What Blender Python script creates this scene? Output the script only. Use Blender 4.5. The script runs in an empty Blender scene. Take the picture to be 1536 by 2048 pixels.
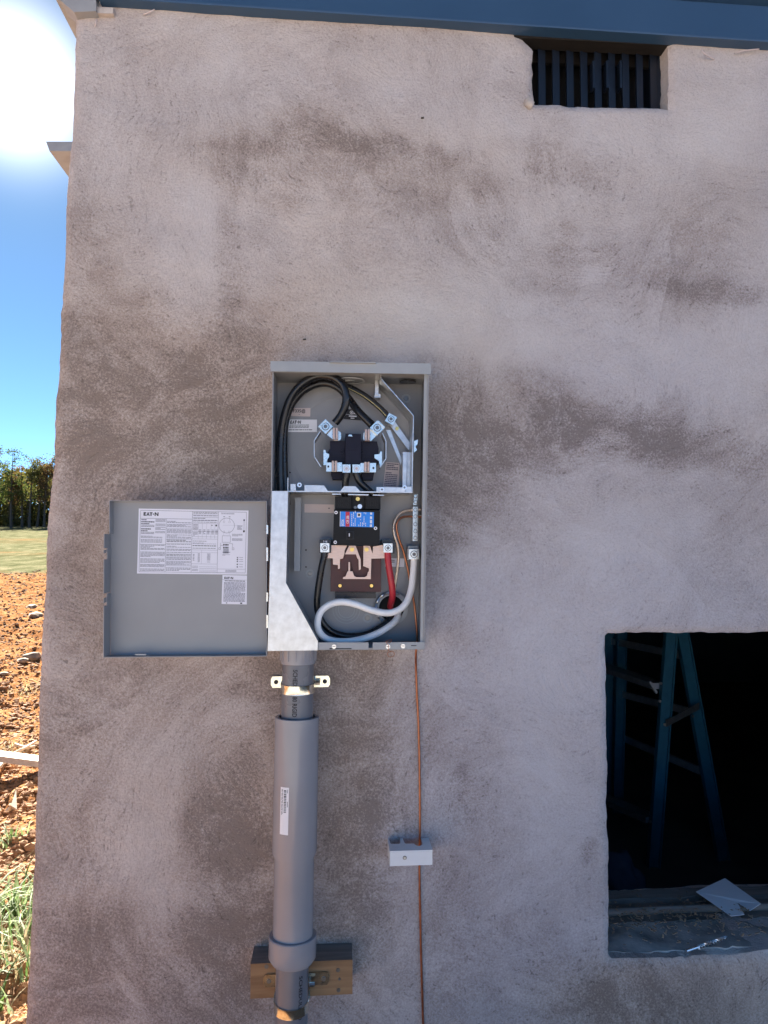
import bpy, bmesh, math, random
from mathutils import Vector, Matrix, noise
random.seed(7)
S = bpy.context.scene
C = S.collection

# ------------------------------------------------------------------ camera
F = 1400.0                       # focal length in photograph pixels (1536 x 2048)
YAW, PIT = math.radians(4.0), math.atan(54 / F)
CAM = Vector((0.0, -1.72, 1.5))
FW = Vector((math.sin(YAW) * math.cos(PIT), math.cos(YAW) * math.cos(PIT), math.sin(PIT)))
RT = Vector((math.cos(YAW), -math.sin(YAW), 0))
UP = RT.cross(FW)
cd = bpy.data.cameras.new('camera')
cd.sensor_fit = 'AUTO'; cd.sensor_width = 36.0
cd.lens = F / 2048 * 36.0
cd.clip_start = 0.05; cd.clip_end = 6000
co = bpy.data.objects.new('camera', cd); C.objects.link(co)
m = Matrix((RT, UP, -FW)).transposed().to_4x4(); m.translation = CAM
co.matrix_world = m
S.camera = co

# ------------------------------------------------------------------ sky, sun, exposure
SUN_PX = (24, 165)
sd = (FW * F + RT * (SUN_PX[0] - 768) + UP * (1024 - SUN_PX[1])).normalized()
SUN_EL = math.asin(sd.z); SUN_AZ = math.atan2(sd.x, sd.y)      # azimuth from +Y towards +X
w = bpy.data.worlds.new('World'); S.world = w; w.use_nodes = True
nt = w.node_tree; nt.nodes.clear()
sky = nt.nodes.new('ShaderNodeTexSky'); sky.sky_type = 'NISHITA'
sky.sun_disc = False; sky.sun_elevation = SUN_EL; sky.sun_rotation = SUN_AZ
sky.altitude = 300; sky.air_density = 0.17; sky.dust_density = 0.02; sky.ozone_density = 1.5
bg = nt.nodes.new('ShaderNodeBackground'); bg.inputs[1].default_value = 0.055
out = nt.nodes.new('ShaderNodeOutputWorld')
# white glow added to the sky, falling off with the angle from the sun
wtc = nt.nodes.new('ShaderNodeTexCoord')
wn_ = nt.nodes.new('ShaderNodeVectorMath'); wn_.operation = 'NORMALIZE'; nt.links.new(wtc.outputs['Generated'], wn_.inputs[0])
wd = nt.nodes.new('ShaderNodeVectorMath'); wd.operation = 'DOT_PRODUCT'; wd.inputs[1].default_value = sd; nt.links.new(wn_.outputs[0], wd.inputs[0])
def wmath(op, a, c):
    k = nt.nodes.new('ShaderNodeMath'); k.operation = op
    for i, v in enumerate((a, c)):
        if isinstance(v, (int, float)): k.inputs[i].default_value = v
        else: nt.links.new(v, k.inputs[i])
    return k.outputs[0]
wc = wmath('MAXIMUM', wd.outputs['Value'], 0.0)
wh = wmath('ADD', wmath('MULTIPLY', wmath('POWER', wc, 500.0), 5.5), wmath('MULTIPLY', wmath('POWER', wc, 90.0), 0.08))
wcol = nt.nodes.new('ShaderNodeMix'); wcol.data_type = 'RGBA'; wcol.blend_type = 'ADD'; wcol.clamp_result = False
wcol.inputs[0].default_value = 1.0
wv_ = nt.nodes.new('ShaderNodeVectorMath'); wv_.operation = 'SCALE'; wv_.inputs[0].default_value = (1.0, 0.98, 0.95); nt.links.new(wh, wv_.inputs['Scale'])
wt = nt.nodes.new('ShaderNodeMix'); wt.data_type = 'RGBA'; wt.blend_type = 'MULTIPLY'; wt.inputs[0].default_value = 1.0; wt.inputs[7].default_value = (0.74, 1.02, 1.0, 1)
nt.links.new(sky.outputs[0], wt.inputs[6]); nt.links.new(wt.outputs[2], wcol.inputs[6]); nt.links.new(wv_.outputs[0], wcol.inputs[7])
nt.links.new(wcol.outputs[2], bg.inputs[0]); nt.links.new(bg.outputs[0], out.inputs[0])
sl = bpy.data.lights.new('sun', 'SUN'); sl.energy = 5.0; sl.angle = math.radians(0.5); sl.color = (1.0, 0.93, 0.82)
so = bpy.data.objects.new('sun', sl); C.objects.link(so)
so.rotation_euler = (-sd).to_track_quat('-Z', 'Y').to_euler(); so.location = (0, -3, 8)
S.view_settings.view_transform = 'Standard'; S.view_settings.look = 'None'
S.view_settings.gamma = 1.0; S.view_settings.use_curve_mapping = False
S.view_settings.exposure = 2.98
S.render.engine = 'CYCLES'
S.cycles.use_denoising = True
S.cycles.max_bounces = 6; S.cycles.diffuse_bounces = 4; S.cycles.glossy_bounces = 3; S.cycles.transmission_bounces = 2
S.cycles.sample_clamp_indirect = 8

# ------------------------------------------------------------------ placing helpers
def ray(px, py): return FW * F + RT * (px - 768) + UP * (1024 - py)
def W(px, py, d=0.0):                     # point of the view ray at d metres in front of the wall face
    r = ray(px, py); t = (-d - CAM.y) / r.y
    return CAM + r * t
def G(px, py, z=0.0):                     # point of the view ray on a level z
    r = ray(px, py); t = (z - CAM.z) / r.z
    return CAM + r * t
def xz(px, py, d): p = W(px, py, d); return (p.x, p.z)
def proj(p):
    q = Vector(p) - CAM; k = q.dot(FW)
    return 768 + F * q.dot(RT) / k, 1024 - F * q.dot(UP) / k
def smooth01(a, b, x):
    t = max(0.0, min(1.0, (x - a) / (b - a))); return t * t * (3 - 2 * t)

# ------------------------------------------------------------------ materials
MATS = {}
def new_mat(name):
    mt = bpy.data.materials.new(name); mt.use_nodes = True
    MATS[name] = mt
    n = mt.node_tree
    return mt, n, n.nodes['Principled BSDF']
def N(n, t, **kw):
    nd = n.nodes.new(t)
    for k, v in kw.items():
        if k == 'op': nd.operation = v
        else: setattr(nd, k, v)
    return nd
def ramp(n, src, stops):
    r = N(n, 'ShaderNodeValToRGB'); e = r.color_ramp.elements
    while len(e) < len(stops): e.new(0.5)
    for i, (p, c) in enumerate(stops):
        e[i].position = p; e[i].color = (*c, 1) if len(c) == 3 else c
    n.links.new(src, r.inputs[0]); return r
def mat(name, col, rough=0.5, metal=0.0, var=0.12, scale=40.0, bump=0.0, bscale=300.0, spec=0.5, stretch=None):
    mt, n, b = new_mat(name)
    tc = N(n, 'ShaderNodeTexCoord')
    no = N(n, 'ShaderNodeTexNoise'); no.inputs['Scale'].default_value = scale; no.inputs['Detail'].default_value = 5
    src = tc.outputs['Object']
    if stretch:
        mp = N(n, 'ShaderNodeMapping'); mp.inputs['Scale'].default_value = stretch
        n.links.new(src, mp.inputs[0]); src = mp.outputs[0]
    n.links.new(src, no.inputs['Vector'])
    r = ramp(n, no.outputs['Fac'], [(0.3, [c * (1 - var) for c in col]), (0.7, [min(1, c * (1 + var)) for c in col])])
    n.links.new(r.outputs[0], b.inputs['Base Color'])
    mr = N(n, 'ShaderNodeMapRange'); mr.inputs['To Min'].default_value = max(0.03, rough - 0.08); mr.inputs['To Max'].default_value = min(1, rough + 0.1)
    n.links.new(no.outputs['Fac'], mr.inputs['Value']); n.links.new(mr.outputs[0], b.inputs['Roughness'])
    b.inputs['Metallic'].default_value = metal
    b.inputs['Specular IOR Level'].default_value = spec
    if bump:
        n2 = N(n, 'ShaderNodeTexNoise'); n2.inputs['Scale'].default_value = bscale; n2.inputs['Detail'].default_value = 4
        n.links.new(src, n2.inputs['Vector'])
        bp = N(n, 'ShaderNodeBump'); bp.inputs['Strength'].default_value = bump; bp.inputs['Distance'].default_value = 0.002
        n.links.new(n2.outputs['Fac'], bp.inputs['Height']); n.links.new(bp.outputs[0], b.inputs['Normal'])
    return mt

def plaster_material():
    mt, n, b = new_mat('plaster')
    L = n.links.new
    geo = N(n, 'ShaderNodeNewGeometry')
    at = N(n, 'ShaderNodeAttribute', attribute_name='tone')
    at2 = N(n, 'ShaderNodeAttribute', attribute_name='warm')
    def noise_(scale, detail, vec, rough=0.6):
        k = N(n, 'ShaderNodeTexNoise'); k.inputs['Scale'].default_value = scale; k.inputs['Detail'].default_value = detail
        k.inputs['Roughness'].default_value = rough
        L(vec, k.inputs['Vector']); return k.outputs['Fac']
    def math_(op, a, c, clamp=False):
        k = N(n, 'ShaderNodeMath', op=op); k.use_clamp = clamp
        for i, v in enumerate((a, c)):
            if isinstance(v, (int, float)): k.inputs[i].default_value = v
            else: L(v, k.inputs[i])
        return k.outputs[0]
    def mrange(v, a, c, lo=0.0, hi=1.0):
        k = N(n, 'ShaderNodeMapRange'); k.interpolation_type = 'SMOOTHSTEP'
        k.inputs[1].default_value = a; k.inputs[2].default_value = c; k.inputs[3].default_value = lo; k.inputs[4].default_value = hi
        L(v, k.inputs[0]); return k.outputs[0]
    P = geo.outputs['Position']
    # warped position so that the strokes are not clean
    wn = N(n, 'ShaderNodeTexNoise'); wn.inputs['Scale'].default_value = 2.2; wn.inputs['Detail'].default_value = 2; L(P, wn.inputs['Vector'])
    ws = N(n, 'ShaderNodeVectorMath', op='SCALE'); ws.inputs['Scale'].default_value = 0.34; L(wn.outputs['Color'], ws.inputs[0])
    wa = N(n, 'ShaderNodeVectorMath', op='ADD'); L(P, wa.inputs[0]); L(ws.outputs[0], wa.inputs[1])
    PW = wa.outputs[0]
    def strokes(scale, seed, fine, arc):
        off = N(n, 'ShaderNodeVectorMath', op='ADD'); off.inputs[1].default_value = (seed, seed * 0.37, seed * 1.9); L(PW, off.inputs[0])
        vo = N(n, 'ShaderNodeTexVoronoi'); vo.inputs['Scale'].default_value = scale; vo.inputs['Randomness'].default_value = 1.0
        L(off.outputs[0], vo.inputs['Vector'])
        d = N(n, 'ShaderNodeVectorMath', op='SUBTRACT'); L(off.outputs[0], d.inputs[0]); L(vo.outputs['Position'], d.inputs[1])
        rc = N(n, 'ShaderNodeVectorMath', op='SUBTRACT'); L(vo.outputs['Color'], rc.inputs[0]); rc.inputs[1].default_value = (0.5, 0.5, 0.5)
        rs = N(n, 'ShaderNodeVectorMath', op='SCALE'); rs.inputs['Scale'].default_value = 1.3 / scale; L(rc.outputs[0], rs.inputs[0])
        ad = N(n, 'ShaderNodeVectorMath', op='ADD'); L(d.outputs[0], ad.inputs[0]); L(rs.outputs[0], ad.inputs[1])
        sp = N(n, 'ShaderNodeSeparateXYZ'); L(ad.outputs[0], sp.inputs[0])
        x2 = math_('MULTIPLY', sp.outputs[0], sp.outputs[0]); z2 = math_('MULTIPLY', sp.outputs[2], sp.outputs[2])
        r = math_('SQRT', math_('ADD', x2, z2), 0)
        th = math_('ARCTAN2', sp.outputs[0], sp.outputs[2])
        cr = N(n, 'ShaderNodeSeparateColor'); L(vo.outputs['Color'], cr.inputs[0])
        cv = N(n, 'ShaderNodeCombineXYZ')
        L(math_('MULTIPLY', r, fine), cv.inputs[0]); L(math_('MULTIPLY', th, arc), cv.inputs[1]); L(math_('MULTIPLY', cr.outputs[0], 37.0), cv.inputs[2])
        br = N(n, 'ShaderNodeVectorMath', op='MULTIPLY'); br.inputs[1].default_value = (0.16, 0.30, 1.0); L(cv.outputs[0], br.inputs[0])
        return noise_(1.0, 2.0, cv.outputs[0], 0.7), cr.outputs[1], noise_(1.0, 3.0, br.outputs[0], 0.65)
    st, crand, broad = strokes(1.7, 3.1, 120.0, 9.0)
    grain = noise_(190.0, 3.0, P, 0.8)
    pit_n = noise_(150.0, 2.0, PW, 0.6)
    blot = noise_(4.2, 5.0, PW, 0.6)
    # tone 0 = bright dry plaster, 1 = dark porous plaster; broken up by strokes and blotches
    brk_ = mrange(math_('ADD', math_('MULTIPLY', broad, 0.6), math_('MULTIPLY', blot, 0.4)), 0.32, 0.64, 0.62, 1.25)
    brk_ = math_('ADD', brk_, math_('MULTIPLY', math_('SUBTRACT', grain, 0.5), 2.4))
    tone = math_('ADD', 0.43, math_('MULTIPLY', math_('SUBTRACT', at.outputs['Fac'], 0.40), brk_))
    tone = math_('ADD', tone, math_('MULTIPLY', math_('SUBTRACT', st, 0.5), 0.15))
    tone = math_('ADD', tone, math_('MULTIPLY', math_('SUBTRACT', blot, 0.5), 0.70))
    tone = math_('ADD', tone, math_('MULTIPLY', math_('SUBTRACT', crand, 0.5), 0.10))
    tone = math_('ADD', tone, math_('MULTIPLY', math_('SUBTRACT', broad, 0.5), 0.40))
    tone = math_('ADD', tone, math_('MULTIPLY', math_('SUBTRACT', grain, 0.5), 0.95))
    rp = ramp(n, tone, [(0.0, (0.655, 0.60, 0.58)), (0.35, (0.54, 0.475, 0.452)), (0.72, (0.385, 0.322, 0.298)), (1.0, (0.255, 0.208, 0.188))])
    wm = N(n, 'ShaderNodeMix'); wm.data_type = 'RGBA'; wm.blend_type = 'MULTIPLY'; wm.inputs[0].default_value = 1.0
    wr = ramp(n, at2.outputs['Fac'], [(0.0, (0.93, 0.97, 1.06)), (0.5, (1.0, 1.0, 1.0)), (1.0, (1.06, 0.97, 0.84))])
    L(rp.outputs[0], wm.inputs[6]); L(wr.outputs[0], wm.inputs[7])
    # open pores: dark flecks that follow the strokes
    po = math_('MULTIPLY', mrange(st, 0.52, 0.66), mrange(pit_n, 0.53, 0.63))
    pm = mrange(math_('ADD', at.outputs['Fac'], math_('MULTIPLY', blot, 0.8)), 0.55, 1.0, 0.06, 0.55)
    pc = N(n, 'ShaderNodeMix'); pc.data_type = 'RGBA'; L(math_('MULTIPLY', po, pm), pc.inputs[0])
    L(wm.outputs[2], pc.inputs[6]); pc.inputs[7].default_value = (0.10, 0.078, 0.068, 1)
    L(pc.outputs[2], b.inputs['Base Color'])
    b.inputs['Roughness'].default_value = 0.93; b.inputs['Specular IOR Level'].default_value = 0.2
    h = math_('ADD', math_('MULTIPLY', grain, 0.6), math_('MULTIPLY', mrange(pit_n, 0.45, 0.62), -0.8))
    bp = N(n, 'ShaderNodeBump'); bp.inputs['Strength'].default_value = 0.55; bp.inputs['Distance'].default_value = 0.002
    L(h, bp.inputs['Height']); L(bp.outputs[0], b.inputs['Normal'])
plaster_material()

def ground_material():
    mt, n, b = new_mat('earth')
    L = n.links.new
    geo = N(n, 'ShaderNodeNewGeometry'); P = geo.outputs['Position']
    at = N(n, 'ShaderNodeAttribute', attribute_name='grass')
    def nz(sc, de, stretch=None):
        k = N(n, 'ShaderNodeTexNoise'); k.inputs['Scale'].default_value = sc; k.inputs['Detail'].default_value = de
        if stretch:
            mp = N(n, 'ShaderNodeMapping'); mp.inputs['Scale'].default_value = stretch; L(P, mp.inputs[0]); L(mp.outputs[0], k.inputs['Vector'])
        else: L(P, k.inputs['Vector'])
        return k.outputs['Fac']
    d = nz(4.0, 8); d2 = nz(38.0, 5)
    dm = N(n, 'ShaderNodeMix'); dm.data_type = 'FLOAT'; dm.inputs[0].default_value = 0.45; L(d, dm.inputs[2]); L(d2, dm.inputs[3])
    dr = ramp(n, dm.outputs[0], [(0.32, (0.12, 0.048, 0.021)), (0.48, (0.22, 0.105, 0.047)), (0.62, (0.31, 0.175, 0.085)), (0.78, (0.42, 0.31, 0.19))])
    g = nz(1.3, 8, (1.0, 0.5, 1.0)); g2 = nz(14.0, 5)
    gm = N(n, 'ShaderNodeMix'); gm.data_type = 'FLOAT'; gm.inputs[0].default_value = 0.4; L(g, gm.inputs[2]); L(g2, gm.inputs[3])
    gr = ramp(n, gm.outputs[0], [(0.36, (0.065, 0.070, 0.035)), (0.52, (0.125, 0.125, 0.072)), (0.68, (0.23, 0.20, 0.13))])
    mx = N(n, 'ShaderNodeMix'); mx.data_type = 'RGBA'
    L(at.outputs['Fac'], mx.inputs[0]); L(dr.outputs[0], mx.inputs[6]); L(gr.outputs[0], mx.inputs[7])
    at3 = N(n, 'ShaderNodeAttribute', attribute_name='bounce_ground')
    vr = ramp(n, d2, [(0.3, (0.27, 0.265, 0.25)), (0.7, (0.46, 0.45, 0.43))])  # pale colour of the added bounce ground
    mg = N(n, 'ShaderNodeMix'); mg.data_type = 'RGBA'
    L(at3.outputs['Fac'], mg.inputs[0]); L(mx.outputs[2], mg.inputs[6]); L(vr.outputs[0], mg.inputs[7])
    L(mg.outputs[2], b.inputs['Base Color'])
    b.inputs['Roughness'].default_value = 1.0; b.inputs['Specular IOR Level'].default_value = 0.0
    bp = N(n, 'ShaderNodeBump'); bp.inputs['Strength'].default_value = 0.8; bp.inputs['Distance'].default_value = 0.03
    L(d2, bp.inputs['Height']); L(bp.outputs[0], b.inputs['Normal'])
ground_material()

def leaf_material(name, c1, c2):
    mt, n, b = new_mat(name)
    oi = N(n, 'ShaderNodeNewGeometry')
    r = ramp(n, oi.outputs['Random Per Island'], [(0.0, c1), (1.0, c2)])
    n.links.new(r.outputs[0], b.inputs['Base Color']); b.inputs['Roughness'].default_value = 0.7
    tr = N(n, 'ShaderNodeBsdfTranslucent'); n.links.new(r.outputs[0], tr.inputs[0])
    mx = N(n, 'ShaderNodeMixShader'); mx.inputs[0].default_value = 0.4
    n.links.new(b.outputs[0], mx.inputs[1]); n.links.new(tr.outputs[0], mx.inputs[2])
    n.links.new(mx.outputs[0], n.nodes['Material Output'].inputs[0])
leaf_material('leaf_green', (0.035, 0.055, 0.012), (0.10, 0.13, 0.03))
leaf_material('leaf_olive', (0.05, 0.055, 0.015), (0.13, 0.12, 0.03))
leaf_material('leaf_brown', (0.07, 0.04, 0.015), (0.16, 0.10, 0.04))
leaf_material('grass_blade', (0.06, 0.12, 0.02), (0.30, 0.36, 0.20))
leaf_material('dry_blade', (0.22, 0.17, 0.09), (0.42, 0.34, 0.20))

def wood_material(name, c1, c2, axis=(1, 14, 14), sc=5.0):
    mt, n, b = new_mat(name)
    tc = N(n, 'ShaderNodeTexCoord'); mp = N(n, 'ShaderNodeMapping'); mp.inputs['Scale'].default_value = axis
    n.links.new(tc.outputs['Object'], mp.inputs[0])
    no = N(n, 'ShaderNodeTexNoise'); no.inputs['Scale'].default_value = sc; no.inputs['Detail'].default_value = 6; no.inputs['Distortion'].default_value = 0.6
    n.links.new(mp.outputs[0], no.inputs['Vector'])
    r = ramp(n, no.outputs['Fac'], [(0.3, c1), (0.7, c2)])
    n.links.new(r.outputs[0], b.inputs['Base Color']); b.inputs['Roughness'].default_value = 0.75
    bp = N(n, 'ShaderNodeBump'); bp.inputs['Strength'].default_value = 0.25; bp.inputs['Distance'].default_value = 0.002
    n.links.new(no.outputs['Fac'], bp.inputs['Height']); n.links.new(bp.outputs[0], b.inputs['Normal'])
wood_material('wood_block', (0.235, 0.125, 0.058), (0.37, 0.215, 0.105))
wood_material('wood_pale', (0.52, 0.42, 0.29), (0.68, 0.58, 0.43))
wood_material('wood_grey', (0.15, 0.13, 0.115), (0.25, 0.225, 0.205))
wood_material('bark', (0.03, 0.025, 0.02), (0.085, 0.07, 0.055), (14, 14, 1), 2.0)
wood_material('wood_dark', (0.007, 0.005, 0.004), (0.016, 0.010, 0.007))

mat('grey_paint', (0.298, 0.296, 0.303), 0.42, 0, 0.08, 5, 0.10, 14)
mat('grey_paint_edge', (0.36, 0.37, 0.38), 0.45, 0, 0.06, 20)
mat('galvanised', (0.58, 0.59, 0.60), 0.36, 0.9, 0.18, 55, 0.05, 120)
mat('tin', (0.70, 0.72, 0.68), 0.28, 0.9, 0.10, 90)
mat('tin_dark', (0.18, 0.18, 0.18), 0.4, 0.8, 0.2, 90)
mat('bus_metal', (0.66, 0.48, 0.40), 0.42, 0.75, 0.08, 60, 0.04, 300, stretch=(1, 1, 9))
mat('copper', (0.42, 0.17, 0.095), 0.36, 0.95, 0.22, 60)
mat('bare_strand', (0.72, 0.60, 0.50), 0.34, 0.95, 0.2, 80)
mat('brass', (0.80, 0.55, 0.17), 0.30, 0.95, 0.12, 80)
mat('zinc_yellow', (0.72, 0.70, 0.60), 0.16, 0.95, 0.12, 50)
mat('steel', (0.65, 0.65, 0.66), 0.28, 1.0, 0.12, 70)
mat('rubber_black', (0.011, 0.011, 0.013), 0.28, 0, 0.25, 60, 0.06, 400)
mat('rubber_red', (0.50, 0.025, 0.04), 0.42, 0, 0.12, 60)
mat('rubber_white', (0.90, 0.89, 0.89), 0.40, 0, 0.06, 40)
mat('stripe_yellow', (0.55, 0.47, 0.22), 0.5, 0, 0.1, 40)
mat('breaker_black', (0.010, 0.0095, 0.010), 0.5, 0, 0.2, 80, 0.05, 600, 0.25)
mat('meter_navy', (0.010, 0.010, 0.024), 0.5, 0, 0.2, 80, 0.05, 600, 0.25)
mat('bakelite', (0.085, 0.026, 0.022), 0.5, 0, 0.15, 50)
mat('ink', (0.018, 0.017, 0.022), 0.6, 0, 0.0)
mat('ink_fine', (0.09, 0.08, 0.12), 0.6, 0, 0.0)
mat('paper_label', (0.80, 0.79, 0.86), 0.55, 0, 0.02, 10)
mat('paper_white', (0.86, 0.84, 0.86), 0.55, 0, 0.02, 10)
mat('paper_pink', (0.62, 0.52, 0.50), 0.6, 0, 0.03, 10)
mat('label_blue', (0.02, 0.26, 0.85), 0.4, 0, 0.03, 10)
mat('label_red', (0.60, 0.03, 0.05), 0.4, 0, 0.03, 10)
mat('pvc', (0.305, 0.298, 0.32), 0.2, 0, 0.05, 9, 0.03, 200)
mat('pvc_dark', (0.17, 0.17, 0.188), 0.28, 0, 0.06, 9, 0.03, 200)
mat('plastic_pale', (0.78, 0.79, 0.81), 0.42, 0, 0.04, 20, 0.04, 400)
mat('trim_blue', (0.034, 0.080, 0.155), 0.42, 0, 0.06, 3, 0.0)
mat('trim_dark', (0.06, 0.07, 0.08), 0.5, 0, 0.08, 3)
mat('vent_black', (0.007, 0.012, 0.023), 0.4, 0, 0.15, 30)
mat('void_black', (0.008, 0.008, 0.009), 0.9, 0, 0.1, 10)
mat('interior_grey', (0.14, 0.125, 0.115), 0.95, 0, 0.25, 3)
mat('concrete_grey', (0.16, 0.145, 0.13), 0.95, 0, 0.3, 12, 0.6, 60)
mat('cement_smear', (0.38, 0.36, 0.34), 0.95, 0, 0.45, 18, 0.6, 80)
mat('fibreglass_teal', (0.018, 0.125, 0.19), 0.45, 0, 0.12, 20)
mat('aluminium', (0.55, 0.55, 0.57), 0.45, 0.8, 0.12, 30)
mat('cloth_blue', (0.07, 0.10, 0.17), 0.9, 0, 0.3, 9, 0.4, 40)
mat('paper_sheet', (0.70, 0.74, 0.80), 0.7, 0, 0.03, 5)
mat('chip', (0.30, 0.22, 0.15), 0.9, 0, 0.4, 3)
mat('stone', (0.30, 0.22, 0.15), 0.9, 0, 0.3, 20, 0.5, 60)
mat('clod', (0.27, 0.14, 0.066), 1.0, 0, 0.4, 14, 0.5, 60)
mat('plaster_lump', (0.50, 0.44, 0.40), 0.95, 0, 0.2, 40, 0.6, 150)
mat('roof_metal', (0.11, 0.13, 0.16), 0.45, 0, 0.08, 4)
mat('soffit_pink', (0.30, 0.305, 0.32), 0.85, 0, 0.12, 12, 0.3, 60)

# ------------------------------------------------------------------ object helpers
WP = {}
def tag(o, label=None, cat=None, group=None, kind=None):
    if label: o['label'] = label
    if cat: o['category'] = cat
    if group: o['group'] = group
    if kind: o['kind'] = kind
    return o
def thing(name, label, cat, loc, group=None):
    o = bpy.data.objects.new(name, None); C.objects.link(o)
    o.empty_display_size = 0.05; o.location = loc; WP[o] = Vector(loc)
    return tag(o, label, cat, group)
def obj(name, bm, mats, parent=None, smooth=False, angle=35):
    bmesh.ops.recalc_face_normals(bm, faces=bm.faces)
    me = bpy.data.meshes.new(name)
    vs = [v.co for v in bm.verts]
    lo = Vector([min(v[i] for v in vs) for i in range(3)]); hi = Vector([max(v[i] for v in vs) for i in range(3)])
    c = Vector(((lo.x + hi.x) / 2, (lo.y + hi.y) / 2, lo.z))
    bmesh.ops.translate(bm, verts=bm.verts, vec=-c)
    bm.to_mesh(me); bm.free()
    for k in (mats if isinstance(mats, (list, tuple)) else [mats]): me.materials.append(MATS[k])
    if smooth:
        me.shade_smooth()
        try: me.set_sharp_from_angle(angle=math.radians(angle))
        except Exception: pass
    o = bpy.data.objects.new(name, me); C.objects.link(o)
    WP[o] = c
    if parent is not None:
        o.parent = parent; o.location = c - WP[parent]
    else: o.location = c
    return o
def copy_of(src, offset, parent, name=None):
    o = src.copy(); C.objects.link(o)
    if name: o.name = name
    WP[o] = WP[src] + Vector(offset)
    o.parent = parent; o.location = WP[o] - (WP[parent] if parent else Vector())
    return o

def prism(bm, poly, y0, y1, mi=0):
    a = [bm.verts.new((x, y0, z)) for x, z in poly]; b = [bm.verts.new((x, y1, z)) for x, z in poly]
    n = len(poly); fs = [bm.faces.new(a), bm.faces.new(b[::-1])]
    for i in range(n): fs.append(bm.faces.new((a[i], b[i], b[(i + 1) % n], a[(i + 1) % n])))
    for f in fs: f.material_index = mi
    return fs
def PP(bm, pts, d0, d1, mi=0):            # outline seen at d0 metres in front of the wall, extruded back to d1
    return prism(bm, [xz(x, y, d0) for x, y in pts], -d0, -d1, mi)
def rect(x0, y0, x1, y1): return [(x0, y0), (x1, y0), (x1, y1), (x0, y1)]
def bevel(bm, off=0.0012, seg=2, ang=40):
    es = [e for e in bm.edges if len(e.link_faces) == 2 and e.calc_face_angle(0) > math.radians(ang)]
    bmesh.ops.bevel(bm, geom=es, offset=off, segments=seg, affect='EDGES', clamp_overlap=True)
def box(bm, lo, hi, mi=0):
    vs = [bm.verts.new((x, y, z)) for x in (lo[0], hi[0]) for y in (lo[1], hi[1]) for z in (lo[2], hi[2])]
    for q in ((0, 1, 3, 2), (4, 6, 7, 5), (0, 4, 5, 1), (2, 3, 7, 6), (0, 2, 6, 4), (1, 5, 7, 3)):
        bm.faces.new([vs[i] for i in q]).material_index = mi
def bar(bm, p0, p1, wv, tv, mi=0):        # box along p0-p1, half-size vectors wv, tv
    p0, p1, wv, tv = map(Vector, (p0, p1, wv, tv))
    r0 = [bm.verts.new(p0 + a * wv + c * tv) for a, c in ((-1, -1), (1, -1), (1, 1), (-1, 1))]
    r1 = [bm.verts.new(p1 + a * wv + c * tv) for a, c in ((-1, -1), (1, -1), (1, 1), (-1, 1))]
    fs = [bm.faces.new(r0), bm.faces.new(r1[::-1])]
    for i in range(4): fs.append(bm.faces.new((r0[i], r1[i], r1[(i + 1) % 4], r0[(i + 1) % 4])))
    for f in fs: f.material_index = mi
def ribbon_poly(pts, t):
    L_, R_ = [], []
    for i, p in enumerate(pts):
        a = Vector(pts[max(0, i - 1)]); c = Vector(pts[min(len(pts) - 1, i + 1)])
        d = (c - a).normalized(); nn = Vector((-d.y, d.x)) * t / 2
        L_.append((p[0] + nn.x, p[1] + nn.y)); R_.append((p[0] - nn.x, p[1] - nn.y))
    return L_ + R_[::-1]
def ribbon(bm, pts, t, d0, d1, mi=0):
    for a, c in zip(pts, pts[1:]):
        PP(bm, ribbon_poly([a, c], t), d0, d1, mi)
def smooth_path(pts, sub=8):
    pts = [Vector(p) for p in pts]; out_ = []
    n = len(pts)
    for i in range(n - 1):
        p0, p1, p2, p3 = pts[max(0, i - 1)], pts[i], pts[i + 1], pts[min(n - 1, i + 2)]
        for k in range(sub):
            t = k / sub
            out_.append(0.5 * (2 * p1 + (p2 - p0) * t + (2 * p0 - 5 * p1 + 4 * p2 - p3) * t * t + (3 * p1 - p0 - 3 * p2 + p3) * t ** 3))
    out_.append(pts[-1]); return out_
def frames(path):
    fr = []; prev = None
    for i, p in enumerate(path):
        t = (path[min(len(path) - 1, i + 1)] - path[max(0, i - 1)]).normalized()
        if prev is None: u = t.orthogonal().normalized()
        else: u = (prev - t * prev.dot(t)).normalized()
        prev = u; fr.append((p, t, u, t.cross(u)))
    return fr
def tube(bm, pts, r, seg=12, sub=8, mi=0, smoothp=True, caps=True):
    path = smooth_path(pts, sub) if smoothp else [Vector(p) for p in pts]
    rings = []
    for k, (p, t, u, v) in enumerate(frames(path)):
        rr = r(k / (len(path) - 1)) if callable(r) else r
        rings.append([bm.verts.new(p + (u * math.cos(a) + v * math.sin(a)) * rr) for a in (2 * math.pi * j / seg for j in range(seg))])
    for a, c in zip(rings, rings[1:]):
        for j in range(seg):
            f = bm.faces.new((a[j], a[(j + 1) % seg], c[(j + 1) % seg], c[j])); f.material_index = mi; f.smooth = True
    if caps:
        bm.faces.new(rings[0][::-1]).material_index = mi; bm.faces.new(rings[-1]).material_index = mi
def cable(pts, r, **k):
    bm = bmesh.new(); tube(bm, [W(x, y, d) for x, y, d in pts], r, **k); return bm
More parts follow.
